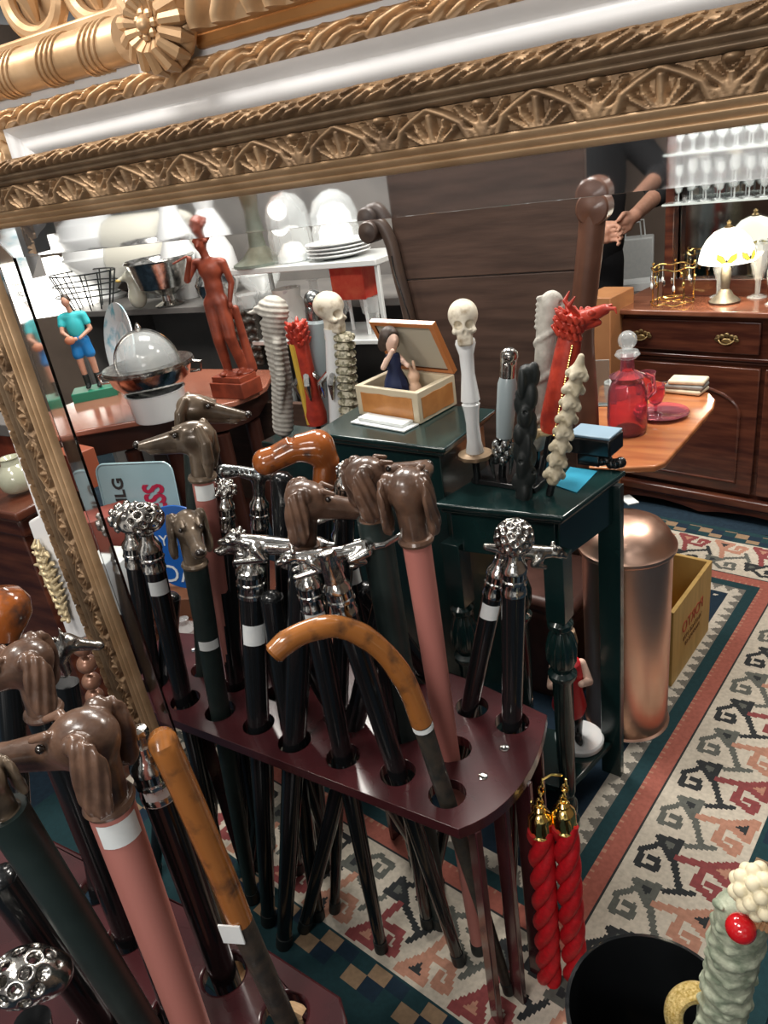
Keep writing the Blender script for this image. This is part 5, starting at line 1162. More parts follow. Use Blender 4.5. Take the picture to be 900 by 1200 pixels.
p = aty(556, 668, p.y+.2); p.z = .352; t = thing('copper_jug', 'small copper jug glimpsed under the table between the canes', 'jug', tuple(p))
MB(T(p)).lathe([(.03, 0), (.042, .02), (.045, .05), (.03, .08), (.022, .095), (.03, .115), (.026, .115), (.018, .09), (0, .08)], n=28).build('body', COPPER, t); MB(T(p)).tube([(-.03, 0, .10), (-.06, 0, .09), (-.065, 0, .05), (-.042, 0, .03)], .005, 8).build('handle', COPPER, t)

# ================================================================== red cord tassels on the rack corner
hook = at(642, 908, ZB-.01); t0_ = hook
for k, (tu, tv, cu, cv, bu, bv, lb_) in enumerate(((628, 912, 632, 950, 648, 1215, 'left of two twisted red cords with gold caps hanging at the rack corner'), (655, 912, 660, 945, 676, 1165, 'right of two twisted red cords with gold caps hanging at the rack corner'))):
    p0 = at(tu, tv, ZB-.012); p0 = p0+Vector((.012, 0, 0))+Vector((0, 0, 0)); p1 = above(p0, cu, cv); p2 = above(p0, bu, bv); u1 = size(p1, 1)
    t = thing('curtain_tieback', lb_, 'cord', tuple(p0), 'red cords' if False else None)
    d = (p2-p1).normalized(); R = frame(d); L_ = (p2-p1).length; cap0 = p1
    for s in range(3):
        b_ = MB(); N = 70; P_ = []
        for i in range(N): a = 2*PI*(i/N*L_/(125*u1)+s/3); P_.append(cap0+d*(28*u1+(L_-28*u1)*i/(N-1))+R@Vector((math.cos(a)*8*u1, math.sin(a)*8*u1, 0)))
        b_.tube(P_, 9*u1, 12); b_.build('twisted_strand', REDCORD, t)
    Rd = frame(-d); M4 = Matrix.Translation(cap0+d*34*u1)@Rd.to_4x4()
    MB(M4).lathe([(15*u1, 0), (15.5*u1, 2*u1), (14*u1, 4*u1), (14*u1, 24*u1), (13*u1, 28*u1), (7*u1, 34*u1), (8*u1, 38*u1), (5*u1, 42*u1), (0, 43*u1)], n=28, flute=(4*u1, 24*u1, 12, .04)).build('gold_cap', GOLDB, t)
    b_ = MB(); top = cap0-d*8*u1; n = 4
    for i in range(n):
        c = top.lerp(p0, (i+.5)/n); h = (p0-top).length/n*.62; a = PI/2*(i % 2)+.4; sx = Vector((math.cos(a), math.sin(a), 0))
        b_.tube([c+sx*3.6*u1*math.cos(q)+Vector((0, 0, h*math.sin(q))) for q in np.linspace(0, 2*PI, 16, endpoint=False)], 1.5*u1, 6, closed=True)
    b_.build('gold_chain', GOLDB, t)
    if k == 0: MB().tube([p0+Vector((0, 0, .002)), p0+Vector((.012, .01, .008)), p0+Vector((.026, .02, .002))], .0022, 8).build('hook_bar', GOLDB, t)

# ================================================================== black bin and carved stick, bottom right
bc = at(766, 1192, .42); br_ = .112; bc2 = Vector((bc.x, bc.y+.0, 0)); t = thing('black_bin', 'round black open-topped bin at the bottom right', 'bin', tuple(bc2))
MB(T(bc2)).lathe([(br_*.86, 0), (br_, .41), (br_*1.03, .415), (br_*1.03, .424), (br_*.98, .426), (br_*.96, .41), (br_*.82, .01), (0, .01)], n=56).build('tub', BLACK, t)
kb = at(838, 1230, .40); kt = above(kb, 872, 1050); kd = (kt-kb).normalized(); ku = size(kt, 1); kf = kb-kd*((kb.z-.012)/kd.z)
t = thing('carved_stick', 'pale green carved resin stick with red ball and cream blossom, in the bottom right corner', 'walking stick', tuple(kf)); L_ = (kt-kb).length; Rk = frame(kd, (1, 0, 0))
MB().tube([kf, kb], [.009, .012], 14).build('shaft', BLACK, t)
r = 34*ku; P = [('+', 0, chain([(0, 0, -.02), (0, 0, L_*.55), (.002, 0, L_*.9)], [r*.75, r*.85, r*.9]))]
for k in range(9):
    z = L_*(k*.105); P.append(('+', r*.15, chain([(r*.75*math.cos(a), r*.75*math.sin(a), z+r*.35*math.sin(a+k)) for a in np.linspace(0, 2*PI, 9)], [r*.17+r*.08*math.sin(k*2)]*9)))
for k in range(60):
    a = k*2.4; z = L_*(.05+.9*k/60); P.append(('+', r*.08, cap((r*.8*math.cos(a), r*.8*math.sin(a), z), (r*.8*math.cos(a+.5), r*.8*math.sin(a+.5), z+r*.25), r*.17, r*.07))); P.append(('-', r*.04, ell((r*1.0*math.cos(a+1.1), r*1.0*math.sin(a+1.1), z), (r*.16, r*.16, r*.1))))
GRN = mat('pale_green_resin', (.20, .24, .17), (.42, .45, .34), rough=.45, scale=70, bump=.5, bscale=260)
place('carved_top', sculpt('green_carving', P, .0016), GRN, t, kb-kf, Rk)
rightv = Vector((math.cos(math.radians(YAW)), math.sin(math.radians(YAW)), 0)); tc_ = Vector((rightv.y, -rightv.x, 0))
c = above(kb, 861, 1058)+tc_*.030-rightv*.006; MB().ball(c, 17*ku, 24).build('red_ball', mat('glossy_red', (.55, .01, .015), rough=.12, coat=1), t)
c2 = above(kb, 884, 1030)+tc_*.016; P = [('+', 0, ell((0, 0, 0), (27*ku, 20*ku, 27*ku)))]+[('+', 1.5*ku, ell(tuple(p*np.array((27, 21, 28))*ku), (8.5*ku, 8.5*ku, 8.5*ku))) for p in fib(34)]
place('cream_blossom', sculpt('blossom', P, .0013), mat('cream_resin', (.74, .66, .46), rough=.5, bump=.3, scale=60), t, c2-kf)
P = [('+', 0, chain([(-.01, 0, 0), (.008, 0, .006), (.022, 0, .002)], [.006, .008, .005]))]+[('+', .001, cap((-.006+.005*k, -.006, -.004), (-.004+.005*k, -.008, .010), .0022)) for k in range(5)]
place('brown_shell', sculpt('brown_bit', P, .001), mat('tan_resin', (.50, .28, .14), rough=.5), t, c-kf+rightv*.024+Vector((0, 0, .006)))
gb_ = at(816, 1190, .46)+Vector((0, -.0, 0)); gu = size(gb_, 1); t = thing('gold_coil', 'glittering gold coiled ring handle at the bottom edge beside the carved green stick', 'ornament', tuple(gb_))
b_ = MB(); rr = 30*gu; tl = (rightv*.9+Vector((0, 0, .43)))
for j in range(3): b_.tube([gb_+rightv*math.cos(a)*(rr-j*.0032)+(Vector((0, 0, 1))*.8+tc_*-.6)*math.sin(a)*(rr-j*.0032)+tc_*.003*j for a in np.linspace(0, 2*PI, 40, endpoint=False)], 7*gu, 10, closed=True)
b_.build('coil', mat('gold_glitter', (.52, .34, .08), (.85, .68, .32), rough=.3, metal=.8, scale=300, bump=1, bscale=900), t)
MB().tube([gb_-Vector((0, 0, rr)), Vector((gb_.x, gb_.y, .02))], [.008, .007], 12).build('shaft', BLACK, t)
# ================================================================== curved-front sideboard at the left and what stands on it
ZS = .78
fr = [at(u, v, ZS) for u, v in ((40, 520), (80, 507), (120, 500), (160, 493), (200, 486), (240, 478), (275, 470), (300, 460), (312, 452))]
bx = [(fr[-1].x-.12, 2.32), (fr[0].x-.3, 2.32), (fr[0].x-.3, fr[0].y-.12)]
SP = [(p.x, p.y) for p in fr]+bx
sb = thing('bow_front_table', 'reddish mahogany bow-fronted table crowded with silver and figurines, seen at the left of the mirror', 'table', (fr[4].x, 2.1, 0))
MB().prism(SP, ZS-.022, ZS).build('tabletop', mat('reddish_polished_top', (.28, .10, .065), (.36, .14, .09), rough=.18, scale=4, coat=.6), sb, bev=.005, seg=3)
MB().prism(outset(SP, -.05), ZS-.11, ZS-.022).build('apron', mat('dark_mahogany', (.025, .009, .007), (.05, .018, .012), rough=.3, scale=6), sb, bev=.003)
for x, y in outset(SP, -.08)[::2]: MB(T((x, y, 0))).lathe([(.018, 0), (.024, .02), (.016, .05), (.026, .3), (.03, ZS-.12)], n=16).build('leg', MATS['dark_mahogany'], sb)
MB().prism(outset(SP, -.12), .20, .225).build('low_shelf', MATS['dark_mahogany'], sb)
MB().box((fr[4].x-.1, 2.24, .42), (1.2, .03, .5)).build('back_panel', DARKW, sb)
def lathe_thing(name, u, v, z, prof, m, label, cat, px=True, n=28, flute=None, y=None, group=None):
    p = at(u, v, z) if y is None else aty(u, v, y); k = size(p, 1) if px else 1
    o_ = MB().lathe([(r*k, q*k) for r, q in prof], n=n, flute=(flute[0]*k, flute[1]*k, flute[2], flute[3]) if flute else None).build(name, m); o_.location = p; tag(o_, label, cat, group); return o_, p, k
# statue of a youth
p = at(279, 462, ZS); k = size(p, 1); st_ = thing('statue', 'reddish brown statue of a standing nude youth raising a flute, on a stepped base', 'statue', tuple(p))
a = YAW-32
MB().box(p+Vector((0, 0, 9*k)), (50*k, 34*k, 18*k), a).build('stepped_base', TERRA, st_, bev=.003)
MB().box(p+Vector((0, 0, 21*k)), (44*k, 29*k, 7*k), a).build('upper_step', TERRA, st_, bev=.003)
S = 156*k/1.74; q = lambda x, y, z: (x*S, y*S, z*S)
P = [('+', 0, chain([q(-.07, .02, .05), q(-.06, -.05, .48), q(-.07, 0, .88)], [.055*S, .078*S, .105*S])), ('+', 0, chain([q(.13, .05, .05), q(.10, -.05, .48), q(.06, 0, .88)], [.055*S, .075*S, .10*S])),
     ('+', .04*S, ell(q(0, 0, .93), (.15*S, .10*S, .11*S))), ('+', .06*S, ell(q(.01, 0, 1.10), (.12*S, .09*S, .16*S))), ('+', .06*S, ell(q(.02, 0, 1.30), (.165*S, .105*S, .14*S))), ('+', .02*S, cap(q(-.15, 0, 1.39), q(.17, 0, 1.37), .055*S)),
     ('+', .02*S, cap(q(.0, 0, 1.40), q(-.02, -.01, 1.52), .05*S)), ('+', .02*S, ell(q(-.03, -.02, 1.61), (.072*S, .085*S, .105*S))), ('+', .01*S, ell(q(-.02, .01, 1.66), (.088*S, .10*S, .085*S))),
     ('+', .01*S, chain([q(-.18, 0, 1.38), q(-.26, -.12, 1.22), q(-.13, -.20, 1.44)], [.052*S, .040*S, .028*S])), ('+', .01*S, ell(q(-.12, -.20, 1.46), (.035*S, .03*S, .04*S))),
     ('+', .01*S, chain([q(.20, 0, 1.36), q(.24, .03, 1.12), q(.20, -.03, .92)], [.050*S, .040*S, .028*S])), ('+', .01*S, ell(q(.195, -.04, .86), (.032*S, .028*S, .05*S))),
     ('+', .01*S, ell(q(-.08, -.06, .03), (.045*S, .11*S, .035*S))), ('+', .01*S, ell(q(.14, -.03, .03), (.045*S, .11*S, .035*S))), ('+', .01*S, cap(q(-.14, -.22, 1.50), q(-.30, -.28, 1.44), .014*S)),
     ('+', .03*S, chain([q(.22, .12, .02), q(.20, .10, .45), q(.20, .06, .80)], [.07*S, .055*S, .045*S])), ('+', .02*S, ell(q(.03, .04, .0), (.24*S, .18*S, .03*S))), ('+', .01*S, cap(q(-.03, -.10, 1.60), q(-.03, -.118, 1.58), .014*S))]
P += [('+', .01*S, ell(q(-.02+.085*math.cos(t_), .01+.09*math.sin(t_), 1.66+.03*math.sin(3*t_)), (.028*S,)*3)) for t_ in np.linspace(0, 2*PI, 12)]
place('figure', sculpt('youth_statue', P, .0042*S/.17*.5), TERRA, st_, (0, 0, 25*k), Rz(a+18))
# figurine of a ball player
p = at(114, 464, ZS); k = size(p, 1); f = thing('player_figurine', 'painted figurine of a ball player in turquoise shirt and blue shorts on a green base', 'figurine', tuple(p))
MB().box(p+Vector((0, 0, 5*k)), (50*k, 34*k, 11*k), YAW+15).build('green_base', GREENP, f, bev=.003)
S = 105*k/1.75; Rf = Rz(YAW+14)
P = [('+', 0, chain([q(-.09, 0, .06), q(-.10, -.02, .48), q(-.08, 0, .88)], [.045*S, .062*S, .09*S])), ('+', 0, chain([q(.12, 0, .06), q(.12, -.02, .48), q(.07, 0, .88)], [.045*S, .062*S, .09*S])), ('+', .05*S, ell(q(0, 0, 1.2), (.14*S, .09*S, .2*S))),
     ('+', .02*S, cap(q(0, 0, 1.4), q(-.02, -.02, 1.54), .045*S)), ('+', .02*S, ell(q(-.03, -.03, 1.64), (.075*S, .09*S, .105*S))), ('+', .01*S, chain([q(.20, 0, 1.36), q(.26, -.04, 1.10), q(.05, -.20, .98)], [.05*S, .042*S, .03*S])), ('+', .01*S, chain([q(-.2, 0, 1.36), q(-.24, -.1, 1.12), q(-.10, -.22, 1.0)], [.05*S, .042*S, .03*S])), ('+', .01*S, ell(q(-.03, -.22, .98), (.05*S, .035*S, .04*S)))]
place('body', sculpt('player_body', P, .02*S), SKIN, f, (0, 0, 11*k), Rf)
P = [('+', 0, ell(q(0, 0, 1.18), (.165*S, .12*S, .26*S))), ('+', .04*S, cap(q(-.16, 0, 1.38), q(.17, 0, 1.37), .07*S)), ('+', .02*S, cap(q(.20, 0, 1.36), q(.235, -.02, 1.22), .065*S)), ('+', .02*S, cap(q(-.2, 0, 1.36), q(-.225, -.04, 1.24), .065*S))]
place('turquoise_shirt', sculpt('player_shirt', P, .02*S), mat('turquoise', (.04, .48, .52), rough=.45), f, (0, 0, 11*k), Rf)
P = [('+', 0, ell(q(0, 0, .92), (.18*S, .13*S, .12*S))), ('+', .03*S, cap(q(-.08, 0, .88), q(-.10, -.01, .66), .10*S, .105*S)), ('+', .03*S, cap(q(.08, 0, .88), q(.11, -.01, .66), .10*S, .105*S))]
place('blue_shorts', sculpt('player_shorts', P, .02*S), mat('bright_blue', (.01, .18, .48), rough=.45), f, (0, 0, 11*k), Rf)
P = [('+', 0, cap(q(-.09, 0, .06), q(-.095, -.01, .25), .055*S, .06*S)), ('+', 0, cap(q(.12, 0, .06), q(.12, -.01, .25), .055*S, .06*S)), ('+', .02*S, ell(q(-.09, -.06, .04), (.05*S, .12*S, .04*S))), ('+', .02*S, ell(q(.12, -.06, .04), (.05*S, .12*S, .04*S)))]
place('dark_socks', sculpt('player_socks', P, .02*S), BLACKM, f, (0, 0, 11*k), Rf)
P = [('+', 0, ell(q(-.02, .0, 1.68), (.085*S, .095*S, .09*S)))]; place('hair', sculpt('player_hair', P, .02*S), MATS['dark_hair'], f, (0, 0, 11*k), Rf)
P = [('+', 0, ell(q(-.12, -.27, .98), (.10*S, .07*S, .08*S)))]; place('ball', sculpt('player_ball', P, .02*S), mat('brown_ball', (.45, .18, .10), rough=.4), f, (0, 0, 11*k), Rf)
# silver serving dish with roll-top lid over a white pail
p = at(190, 486, ZS); k = size(p, 1)
o_, _, _ = lathe_thing('ice_pail', 190, 488, ZS, [(30, 0), (31, 2), (34, 30), (35, 32), (32, 32), (28, 4), (0, 4)], PORC, 'white pail beneath the silver roll-top dish, at the table edge', 'pail')
t = thing('roll_top_dish', 'silver serving dish with half-dome lid frame and handles, on the bow-fronted table', 'serving dish', (p.x, p.y, ZS+26*k))
pz = Vector((p.x, p.y, ZS+26*k))
MB(T(pz)).lathe([(10*k, -0), (30*k, 4*k), (44*k, 18*k), (48*k, 30*k), (52*k, 31*k), (52*k, 33*k), (46*k, 32*k), (42*k, 18*k), (28*k, 6*k), (0, 3*k)], n=40).build('bowl', CHROME, t)
MB(T(pz)).lathe([(46*k, 30*k), (51*k, 33*k), (51*k, 36*k), (47*k, 36*k)], n=40).build('rim', SILVER, t)
D3 = [(36*k*math.cos(a_), 34*k+38*k*math.sin(a_)) for a_ in np.linspace(0, PI/2, 14)]
MB(T(pz)).lathe([(max(r, 0), z) for r, z in D3], n=36).build('clear_dome', GLASS, t)
ri_ = Vector((math.cos(math.radians(YAW)), math.sin(math.radians(YAW)), 0))
MB().tube([pz+ri_*(37*k*math.cos(a_))+Vector((0, 0, 34*k+39*k*math.sin(a_))) for a_ in np.linspace(0, PI, 24)], 1.8*k, 8).build('arched_band', CHROME, t)
MB(T(pz)).lathe([(3*k, 72*k), (4*k, 76*k), (2*k, 80*k), (0, 82*k)], n=12).build('finial', CHROME, t)
for s in (-1, 1): MB().tube([pz+ri_*s*50*k+Vector((0, 0, 32*k)), pz+ri_*s*60*k+Vector((0, 0, 30*k)), pz+ri_*s*58*k+Vector((0, 0, 20*k)), pz+ri_*s*46*k+Vector((0, 0, 20*k))], 1.8*k, 8).build('handle', CHROME, t)
# plates, silver and porcelain
def plate_up(u, v, y, r, label, m, tilt=15, yaw=0):
    p = aty(u, v, y); k = size(p, 1); o_ = MB().lathe([(0, .0), (r*k*.55, 0), (r*k*.62, r*k*.06), (r*k, r*k*.13), (r*k, r*k*.16), (r*k*.60, r*k*.09), (r*k*.53, r*k*.03), (0, r*k*.03)], n=40).build('display_plate', m); o_.location = p
    o_.rotation_euler = (math.radians(90-tilt), 0, math.radians(yaw)); tag(o_, label, 'plate'); return o_
BLUEW = mat('blue_white_china', (.80, .86, .88), (.18, .50, .62), rough=.15, scale=22, lo=.50, hi=.72, coat=.6)
plate_up(146, 402, 2.02, 46, 'large blue and white china plate standing on edge behind the player figurine', BLUEW, 12, YAW-50)
# raised shelf behind
ZR = .98
r0, r1 = at(60, 420, ZR), at(312, 405, ZR); yR = 2.62
MB_ = thing('back_shelf', 'painted grey shelf unit behind the bow-fronted table, holding lamps and silverware', 'shelf', (-2.4, 2.95, 0))
GREYW = mat('grey_paint', (.13, .125, .12), (.18, .17, .16), rough=.4, scale=5)
MB().box((-2.45, 2.95, ZR-.015), (2.3, .6, .03)).build('shelf_board', GREYW, MB_, bev=.003)
MB().box((-2.45, 3.24, .75), (2.3, .02, 1.5)).build('back_board', GREYW, MB_)
for x in (-3.58, -2.45, -1.32): MB().box((x, 2.96, (ZR-.03)/2), (.03, .56, ZR-.03)).build('side_panel', GREYW, MB_)
def on_shelf(u, y=2.8, z=ZR):
    # point on the shelf top seen at column u
    lo_, hi_ = 150, 700
    for _ in range(40):
        m_ = (lo_+hi_)/2; lo_, hi_ = (m_, hi_) if aty(u, m_, y).z > z else (lo_, m_)
    p = aty(u, lo_, y); p.z = z; return p
def sh_item(name, u, y, prof, m, label, cat, n=28, flute=None, z=ZR, parts=None):
    p = on_shelf(u, y, z); k = size(p, 1); t = thing(name, label, cat, tuple(p))
    MB(T(p)).lathe([(r*k, q_*k) for r, q_ in prof], n=n, flute=(flute[0]*k, flute[1]*k, flute[2], flute[3]) if flute else None).build('body', m, t)
    for nm, pf, m2 in (parts or []): MB(T(p)).lathe([(r*k, q_*k) for r, q_ in pf], n=n).build(nm, m2, t)
    return t, p, k
sh_item('silver_bowl', 200, 2.72, [(16, 0), (18, 2), (8, 6), (8, 12), (30, 22), (38, 50), (41, 52), (39, 54), (35, 50), (28, 24), (0, 18)], CHROME, 'large polished silver punch bowl on foot behind the roll-top dish', 'bowl')
# banker style lamp with long frosted shade
p = on_shelf(192, 3.02); k = size(p, 1); t = thing('desk_lamp', 'desk lamp with long white frosted horizontal glass shade and pewter column', 'lamp', tuple(p))
ztop = aty(186, 298, 3.02).z-p.z
MB(T(p)).lathe([(20*k, 0), (20*k, 4*k), (8*k, 10*k), (6*k, 20*k), (15*k, ztop-62*k), (17*k, ztop-50*k), (13*k, ztop-44*k), (16*k, ztop-38*k), (10*k, ztop-28*k), (3*k, ztop-18*k), (3*k, ztop)], n=28, flute=(ztop-60*k, ztop-38*k, 12, .06)).build('column', PEWTER, t)
d_ = Vector((math.cos(math.radians(YAW-24)), math.sin(math.radians(YAW-24)), 0)); c = p+Vector((0, 0, ztop)); n_ = 13
prof = [(0, -60), (16, -60), (22, -55), (25, -46), (25, 46), (22, 55), (16, 60), (0, 60)]
MB(Matrix.Translation(c)@frame(d_).to_4x4()).lathe([(r*k, z*k) for r, z in prof], n=36).build('long_shade', SHADEW, t)
MB().tube([c-d_*58*k-Vector((0, 0, 26*k)), c+d_*58*k-Vector((0, 0, 26*k))], 1.6*k, 8).build('shade_rail', BLACKM, t)
# cone lamp
p = on_shelf(74, 2.85); k = size(p, 1); t = thing('table_lamp', 'lit lamp with white cone shade at the far left of the mirror', 'lamp', tuple(p)); z1 = aty(74, 362, 2.85).z-p.z
MB(T(p)).lathe([(24*k, 0), (24*k, 4*k), (6*k, 10*k), (10*k, 30*k), (4*k, z1), (4*k, z1+8*k)], n=24).build('base', BRASS, t)
MB(T(p)).lathe([(50*k, z1), (12*k, z1+58*k), (11*k, z1+58*k), (49*k, z1)], n=40).build('cone_shade', LAMPW, t)
# wire basket, tureen, bird, dark carved stool
p = on_shelf(108, 2.74); k = size(p, 1); t = thing('wire_basket', 'black wire rack in front of the white cone lamp shade', 'rack', tuple(p)); b_ = MB(T(p))
for z in (16, 28, 40):
    b_.tube([(48*k*math.cos(a_), 26*k*math.sin(a_), z*k) for a_ in np.linspace(0, 2*PI, 28, endpoint=False)], .8*k, 6, closed=True)
for a_ in np.linspace(0, 2*PI, 12, endpoint=False): b_.tube([(30*k*math.cos(a_), 16*k*math.sin(a_), 0), (48*k*math.cos(a_), 26*k*math.sin(a_), 40*k)], .8*k, 6)
b_.build('wires', BLACKM, t)
sh_item('soup_tureen', 128, 3.0, [(20, 0), (22, 3), (12, 9), (30, 24), (40, 42), (41, 48), (38, 50), (34, 62), (18, 72), (5, 76), (6, 84), (0, 88)], PORC, 'white lidded porcelain tureen behind the plate, below the long lamp shade', 'tureen')
p = on_shelf(165, 2.66); k = size(p, 1); P = [('+', 0, ell((0, 0, 20*k), (16*k, 13*k, 19*k))), ('+', 4*k, chain([(0, 0, 32*k), (-2*k, 0, 46*k)], [11*k, 9*k])), ('+', 4*k, ell((-3*k, 0, 56*k), (13*k, 11*k, 11*k))), ('+', 3*k, cap((-14*k, 0, 55*k), (-27*k, 0, 52*k), 5*k, 2.5*k))]
t = thing('bird_jug', 'cream china bird-shaped jug with yellow bill beside the plate', 'jug', tuple(p)); place('body', sculpt('china_bird', P, 1.6*k), mat('cream_china', (.75, .74, .60), rough=.2, coat=.6), t, (0, 0, 0), Rz(YAW), .66)
MB().ball(p+Vector((-17*k*math.cos(math.radians(YAW)), -17*k*math.sin(math.radians(YAW)), 34*k)), (4*k, 3*k, 2*k)).build('bill', mat('ochre', (.6, .42, .12), rough=.3), t)
p = at(243, 452, ZS+.0); k = size(p, 1); t = thing('carved_stool', 'dark carved wooden stand between the silver bowl and the statue', 'stand', (p.x, p.y+.28, ZS)); pb = Vector((p.x+.02, p.y+.28, ZS))
P = [('+', 0, sbox((0, 0, 34*k), (17*k, 12*k, 34*k), 4*k))]
for i in range(6):
    for j in range(3): P += [('-', 2*k, ell(((-11+11*j)*k, -13*k, (8+11*i)*k), (4*k, 5*k, 3.6*k))), ('+', 2*k, ell(((-6+11*j)*k, -13*k, (13+11*i)*k), (3*k, 3*k, 3*k)))]
place('carved_body', sculpt('carved_block', P, 1.5*k), mat('dark_carving', (.03, .025, .02), (.07, .06, .05), rough=.4, scale=60), t, pb-Vector(t.location), Rz(YAW-10))
VAR = [('silver_teapot', 258, 2.70, [(14, 0), (16, 2), (22, 14), (24, 24), (18, 34), (6, 40), (3, 44), (0, 46)], CHROME, 'silver lidded pot half hidden behind the statue'),
       ('glass_bowl', 310, 2.75, [(14, 0), (8, 3), (22, 20), (26, 30), (24, 30), (20, 20), (0, 6)], GLASS, 'clear glass bowl behind the leftmost carved hilt'),
       ('white_vase', 222, 2.9, [(14, 0), (22, 20), (24, 44), (12, 70), (9, 86), (13, 96), (10, 96), (0, 80)], PORC, 'white porcelain vase between the long shade and the statue'),
       ('white_vase', 262, 2.95, [(16, 0), (26, 24), (22, 50), (10, 74), (14, 90), (11, 90), (0, 70)], PORC, 'white baluster vase directly behind the statue'),
       ('ginger_jar', 40, 2.9, [(16, 0), (26, 24), (24, 44), (12, 54), (12, 60), (0, 66)], BLUEW, 'blue and white jar at the far left by the mirror edge'),
       ]
for nm, u, y, pf, m, lb_ in VAR: sh_item(nm, u, y, pf, m, lb_, nm.split('_')[1])
# ---- glass shelf unit in the middle
ys = 2.35; pa_, pb_ = aty(262, 323, ys), aty(440, 305, ys); zS = (pa_.z+pb_.z)/2
t = thing('display_shelf', 'white-edged display shelf carrying glass domes, beside the dark plank back', 'shelf', ((pa_.x+pb_.x)/2, ys+.15, 0))
SHG = mat('white_shelf_edge', (.66, .69, .68), rough=.2, coat=.6)
w_s = pb_.x-pa_.x
MB().box(((pa_.x+pb_.x)/2, ys+.15, zS-.0), (w_s, .30, .022), 0).build('top_shelf', SHG, t, bev=.003)
zS2 = aty(350, 402, ys).z; MB().box(((pa_.x+pb_.x)/2, ys+.15, zS2), (w_s, .30, .018)).build('lower_shelf', SHG, t, bev=.003)
for x in (pa_.x+.01, pb_.x-.01):
    for y in (ys+.02, ys+.28): MB().box((x, y, (zS-.012)/2), (.016, .016, zS-.012)).build('post', SHG, t, bev=.002)
MB().box(((pa_.x+pb_.x)/2, ys+.15, .35), (w_s-.04, .26, .02)).build('bottom_shelf', SHG, t)
def gl(u, y, z): return on_shelf(u, y, z)
zt_ = zS+.0115
p = gl(345, ys+.12, zt_); k = size(p, 1); t = thing('glass_dome', 'clear glass dome with round knob on the display shelf', 'glass dome', tuple(p))
MB(T(p)).lathe([(24*k, 0), (25*k, 4*k), (25*k, 30*k), (22*k, 44*k), (14*k, 54*k), (0, 58*k)], n=36, flute=(2*k, 50*k, 14, .03)).build('dome', GLASS, t); MB(T(p)).lathe([(19*k, .5*k), (19*k, 8*k), (10*k, 20*k), (0, 22*k)], n=24).build('porcelain_inside', PORC, t)
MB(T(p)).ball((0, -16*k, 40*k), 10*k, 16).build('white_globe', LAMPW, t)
p = gl(398, ys+.14, zt_); k = size(p, 1); t = thing('cake_stand', 'stack of white plates under a glass cloche next to the scrolled post', 'cake stand', tuple(p))
for j in range(4): MB(T(p+Vector((0, 0, 4*k*j)))).lathe([(14*k, 0), (30*k, 2*k), (38*k, 5*k), (38*k, 6*k), (28*k, 4*k), (0, 3*k)], n=36).build('plate', PORC, t)
MB(T(p)).lathe([(27*k, 16*k), (28*k, 30*k), (22*k, 46*k), (10*k, 55*k), (0, 57*k)], n=36).build('cloche', GLASS, t); MB(T(p)).lathe([(20*k, 17*k), (20*k, 30*k), (12*k, 40*k), (0, 42*k)], n=28).build('pale_dish', PORC, t)
p = gl(306, ys+.10, zt_); k = size(p, 1); t = thing('column_lamp', 'lamp with green-grey column base and orange and white stained glass shade', 'lamp', tuple(p))
MB(T(p)).lathe([(32*k, 0), (32*k, 3*k), (20*k, 9*k), (10*k, 20*k), (8*k, 40*k), (11*k, 60*k), (7*k, 66*k), (4*k, 76*k)], n=28).build('column', mat('verdigris', (.22, .26, .22), (.14, .17, .14), rough=.45, scale=20), t)
SGL = mat('stained_glass', (.72, .22, .04), (.85, .82, .70), rough=.3, emis=(.8, .45, .2), es=.35, scale=16, lo=.48, hi=.52, detail=0)
MB(T(p)).lathe([(44*k, 62*k), (40*k, 76*k), (28*k, 90*k), (8*k, 98*k), (8*k, 96*k), (26*k, 88*k), (38*k, 75*k), (42*k, 62*k)], n=32).build('stained_shade', SGL, t)
p = gl(345, ys+.12, zS2+.0095); k = size(p, 1); t = thing('milk_jug', 'white flowered china jug on the lower display shelf behind the hilts', 'jug', tuple(p))
MB(T(p)).lathe([(14*k, 0), (20*k, 12*k), (21*k, 26*k), (15*k, 42*k), (17*k, 52*k), (14*k, 52*k), (0, 30*k)], n=28).build('body', mat('flowered_china', (.75, .74, .70), (.45, .38, .40), rough=.2, scale=30, lo=.6, hi=.7, coat=.6), t)
MB(T(p)).tube([(-15*k, -4*k, 44*k), (-28*k, -8*k, 40*k), (-28*k, -8*k, 22*k), (-19*k, -5*k, 14*k)], 2.4*k, 8).build('handle', PORC, t)
p = gl(376, ys+.2, zS2+.0095); k = size(p, 1); o_ = MB().lathe([(12*k, 0), (18*k, 16*k), (10*k, 34*k), (5*k, 40*k), (5*k, 54*k), (8*k, 56*k), (0, 56*k)], n=20).build('glass_decanter', GLASS); o_.location = p; tag(o_, 'clear glass decanter on the lower display shelf, right of the china jug', 'decanter')
p = gl(424, ys+.12, zS2+.0095); k = size(p, 1); t = thing('red_stool', 'small red-upholstered box on white legs on the lower display shelf', 'stool', tuple(p))
MB().box(p+Vector((0, 0, 62*k)), (44*k, 30*k, 44*k), YAW-30).build('red_seat', mat('bright_red_cloth', (.50, .03, .02), (.60, .10, .05), rough=.5, scale=20), t, bev=.004)
for sx in (-1, 1):
    for sy in (-1, 1): v_ = Rz(YAW-30)@Vector((sx*18*k, sy*11*k, 20*k)); MB().box(p+v_, (3*k, 3*k, 40*k)).build('leg', PORC, t)
